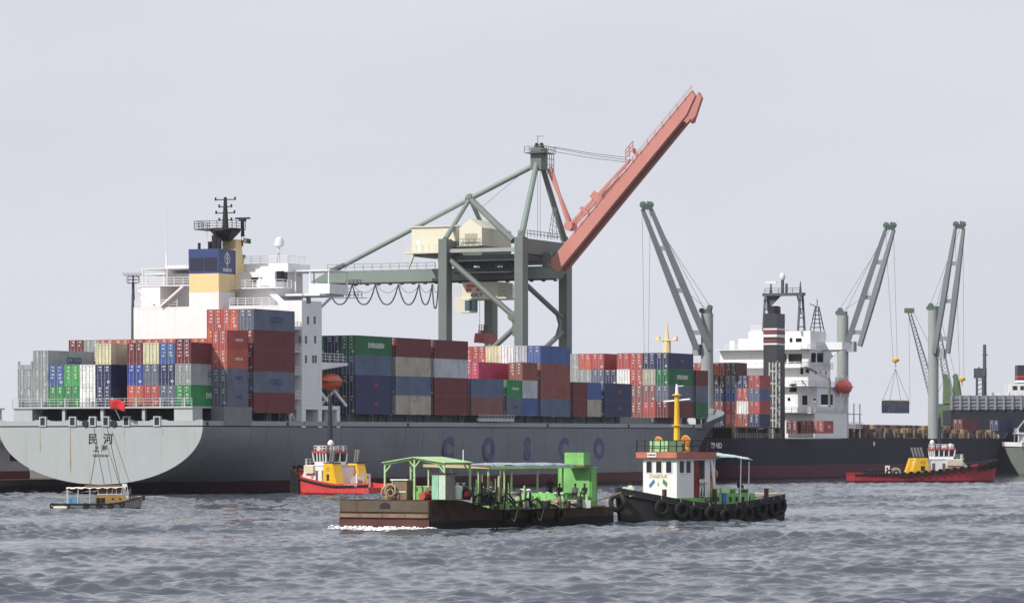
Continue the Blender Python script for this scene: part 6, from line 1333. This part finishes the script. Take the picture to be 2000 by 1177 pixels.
# ------------------------------------------------------------ small passenger launch at the left
def launch():
    Y = 374.; k = Y/F; L_ = (280-104)*k
    root = thing('passenger_launch', 'small brown cabin launch with white canopy below the grey stern', 'boat', ((104-1000)*k, Y-1.0, 0), (0, 0, R(5)))
    X = lambda px: (px-104)*k
    z = lambda py: HC+(YH-py)*k
    sh = lambda t: .55 if t < .6 else .55+.75*((t-.6)/.4)**1.6
    boat_hull(L_, 2.7, sh, .3, -.5, .7, .6, 2.3, rake=.4, lip=.08).build('hull', M('launch_hull', (132, 134, 132), .6, .3, .8, rust=.2, bands=[(.12, (44, 40, 40))]), root)
    b = MB(); b.path([(L_*i/24, -(1.36*(.7+.3*min(1, i/24/.35)**.7)*(1 if i/24 < .6 else max(.03, 1-((i/24-.6)/.4)**2.3)**.75)), sh(i/24)-.02) for i in range(25)], .08, 6); b.build('gunwale', BLACK, root)
    tm = MB().torus((0, 0, 0), .22, .09, (0, 1, 0), 12, 6).mesh('tyre_fender', RUBBER)
    for px, dz in ((106, .2), (134, .15), (170, .2), (195, .2), (218, .2), (240, .35)): link('tyre_fender', tm, root, (X(px), -1.48, dz+.15))
    link('tyre_fender', tm, root, (L_+.1, -.1, 1.15), (0, 0, R(80)))
    MB().lathe([(.12, -.7), (.2, -.65), (.2, .65), (.12, .7)], (X(121), -1.5, .12), 10, 'X').build('float', M('float_white', (214, 208, 190)), root)
    BR = M('cabin_ochre', (166, 128, 62), .6, .2, .8, rust=.15)
    MB().prism([(X(184), .95, .4), (X(252), .95, .4), (X(243), .95, z(965)), (X(190), .95, z(965))], (0, -1.9, 0)).build('cabin', BR, root)
    for px in (194, 203): MB().box(X(px)-.2, X(px)+.2, -.99, -.94, z(981), z(971)).build('window', GLASS, root)
    for px in (222, 236): MB().lathe([(.1, -.03), (.1, .03)], (X(px), -.97, z(973)), 8, 'Y').build('porthole', GLASS, root)
    MB().box(X(196), X(238), -.85, .85, z(965)+.01, z(951)).build('upper_glazing', M('glazing_red_brown', (96, 52, 48), .3), root)
    for px in (195, 212, 222, 230, 240):
        for s in (1, -1): MB().bar((X(px)-.1, s*.88, z(965)), (X(px), s*.88, z(951)), .07).build('window_frame', WHITE, root)
    MB().bar((X(193), -.9, z(964)), (X(242), -.9, z(964)), .06).build('cabin_rail', WHITE, root)
    b = MB(); n = 22; rr = random.Random(6)
    for i in range(n+1):
        for j in range(6): b.v.append((X(132)+(X(242)-X(132))*i/n, -1.25+2.5*j/5, z(953)+.12*(1-abs(2*j/5-1)**2)+.1*i/n+.07*math.sin(i*1.9)*(.3 if 0 < j < 5 else 1)))
    b.f = [(i*6+j, (i+1)*6+j, (i+1)*6+j+1, i*6+j+1) for i in range(n) for j in range(5)]
    cp = b.build('canopy', M('canopy_cream', (224, 218, 200), .85, .08, 1), root, True); sm = cp.modifiers.new('thickness', 'SOLIDIFY'); sm.thickness = .04
    MB().box(X(168), X(238), -.8, .8, z(949), z(947)).build('roof_boards', M('boards_brown', (150, 104, 76)), root)
    for px in (134, 155, 178):
        for y in (-1.15, 1.15): MB().tube((X(px), y, .4), (X(px), y, z(953)), .035, n=6).build('post', WHITE, root)
    for px in (141, 151): MB().box(X(px)-.26, X(px)+.26, -.9, .9, .5, z(972)).build('seat', M('seat_blue', (84, 152, 206), .6), root)
    MB().box(X(138), X(156), -.95, .95, .42, .5).build('seat_base', M('seat_blue', (84, 152, 206), .6), root)
    MB().prism([(X(240), -.7, .7), (X(248), -.7, .7), (X(253), -.7, z(965)), (X(249), -.7, z(944)), (X(240), -.7, z(944))], (0, 1.4, 0)).build('forward_coaming', WHITE, root); MB().box(X(247), X(249.5), -.73, -.69, z(958), z(950)).build('window', GLASS, root)
    MB().lathe([(.25, -.5), (.32, -.3), (.32, .4), (.2, .6)], (X(268), -.1, 1.05), 10, 'X').build('rolled_fender', M('fender_tan', (150, 130, 104), .9, .2), root)
    person('person standing in the bow of the small brown launch', Vector(root.location)+Vector((X(256), .1, .75)), R(20), 'stand', (70, 76, 96), (40, 40, 48), (80, 56, 44), H=1.5)
launch()

# ------------------------------------------------------------ grey-green vessel entering at the right edge
def patrol():
    Y = 832.; k = Y/F; root = thing('patrol_vessel', 'grey-green vessel with white bulwark at the right edge', 'ship', ((1960-1000)*k, Y, 0), (0, 0, R(180)))
    L_ = 36.; rings = []
    for i in range(19):
        t = i/18; x = L_*(1-t)-L_; b = 4.6*(1-(1-min(1, t/.45))**2.2)+.02; zt = 6.3+.5*max(0, 1-t*2); r = 4.6*max(0, 1-t/.25)
        half = [(x-r, b*.25, -2), (x-r*.85, b*.55, 0), (x-r*.4, b*.85, 3), (x, b, zt)]; rings.append([(a, y, z) for a, y, z in half]+[(a, -y, z) for a, y, z in half[::-1]])
    MB().loft(rings).build('hull', M('patrol_grey', (116, 126, 116), .55, .12, .4, streak=.35, rcol=(120, 98, 72), bands=[(.3, (110, 88, 68))]), root, True)
    bw = []
    for rg in rings: a = rg[3]; c = rg[4]; bw.append([(a[0]+.25, a[1]+.12, a[2]), (a[0]+.35, a[1]+.15, a[2]+1.0), (c[0]+.35, c[1]-.15, c[2]+1.0), (c[0]+.25, c[1]-.12, c[2])])
    MB().loft(bw).build('bulwark', HOUSEW, root)
    MB().box(-36, -4, -3.4, 3.4, 7.6, 9.6).build('deckhouse', HOUSEW, root)
    for i in range(8):
        for s in (1, -1): MB().box(-6-i*3.4-1.1, -6-i*3.4+1.1, s*3.44, s*3.38, 8., 9.2).build('window', GLASS, root)
    MB().box(-36, -2.6, -3.9, 3.9, 9.62, 9.95).build('boat_deck', HOUSEW, root)
    MB().prism([(-36, 2.6, 9.97), (-6.5, 2.6, 9.97), (-8, 2.6, 14.5), (-36, 2.6, 14.5)], (0, -5.2, 0)).build('upper_deckhouse', HOUSEW, root)
    b = MB()
    for s in (1, -1): b.bar((-3, s*3.3, 7.4), (-3, s*3.3, 9.6), .25)
    b.rail([(-3, 3.4, 9.95), (-3, -3.4, 9.95)], 1., 1, .05, 2); b.bar((-2.6, 0, 9.95), (-7, 0, 15.5), .3); b.build('forward_stanchions', HOUSEW, root)
    text('PV 27', .9, TXW, root, (-5.5, 4.15, 4.9), (R(90), 0, R(180)), .02, 'lettering') if False else None
patrol()

# ------------------------------------------------------------ air
hz = bpy.data.materials.new('harbour_haze'); hz.use_nodes = True; t = hz.node_tree
for n_ in list(t.nodes):
    if n_.type == 'BSDF_PRINCIPLED': t.nodes.remove(n_)
pv = t.nodes.new('ShaderNodeVolumePrincipled'); pv.inputs['Color'].default_value = (.86, .88, .95, 1); pv.inputs['Density'].default_value = .00004
t.links.new(pv.outputs[0], t.nodes['Material Output'].inputs['Volume'])
o = MB().box(-400, 500, -60, 1150, -9, 75).build('haze', hz); tag(o, kind='stuff'); o['label'] = 'pale harbour haze over the water'; o['category'] = 'haze'
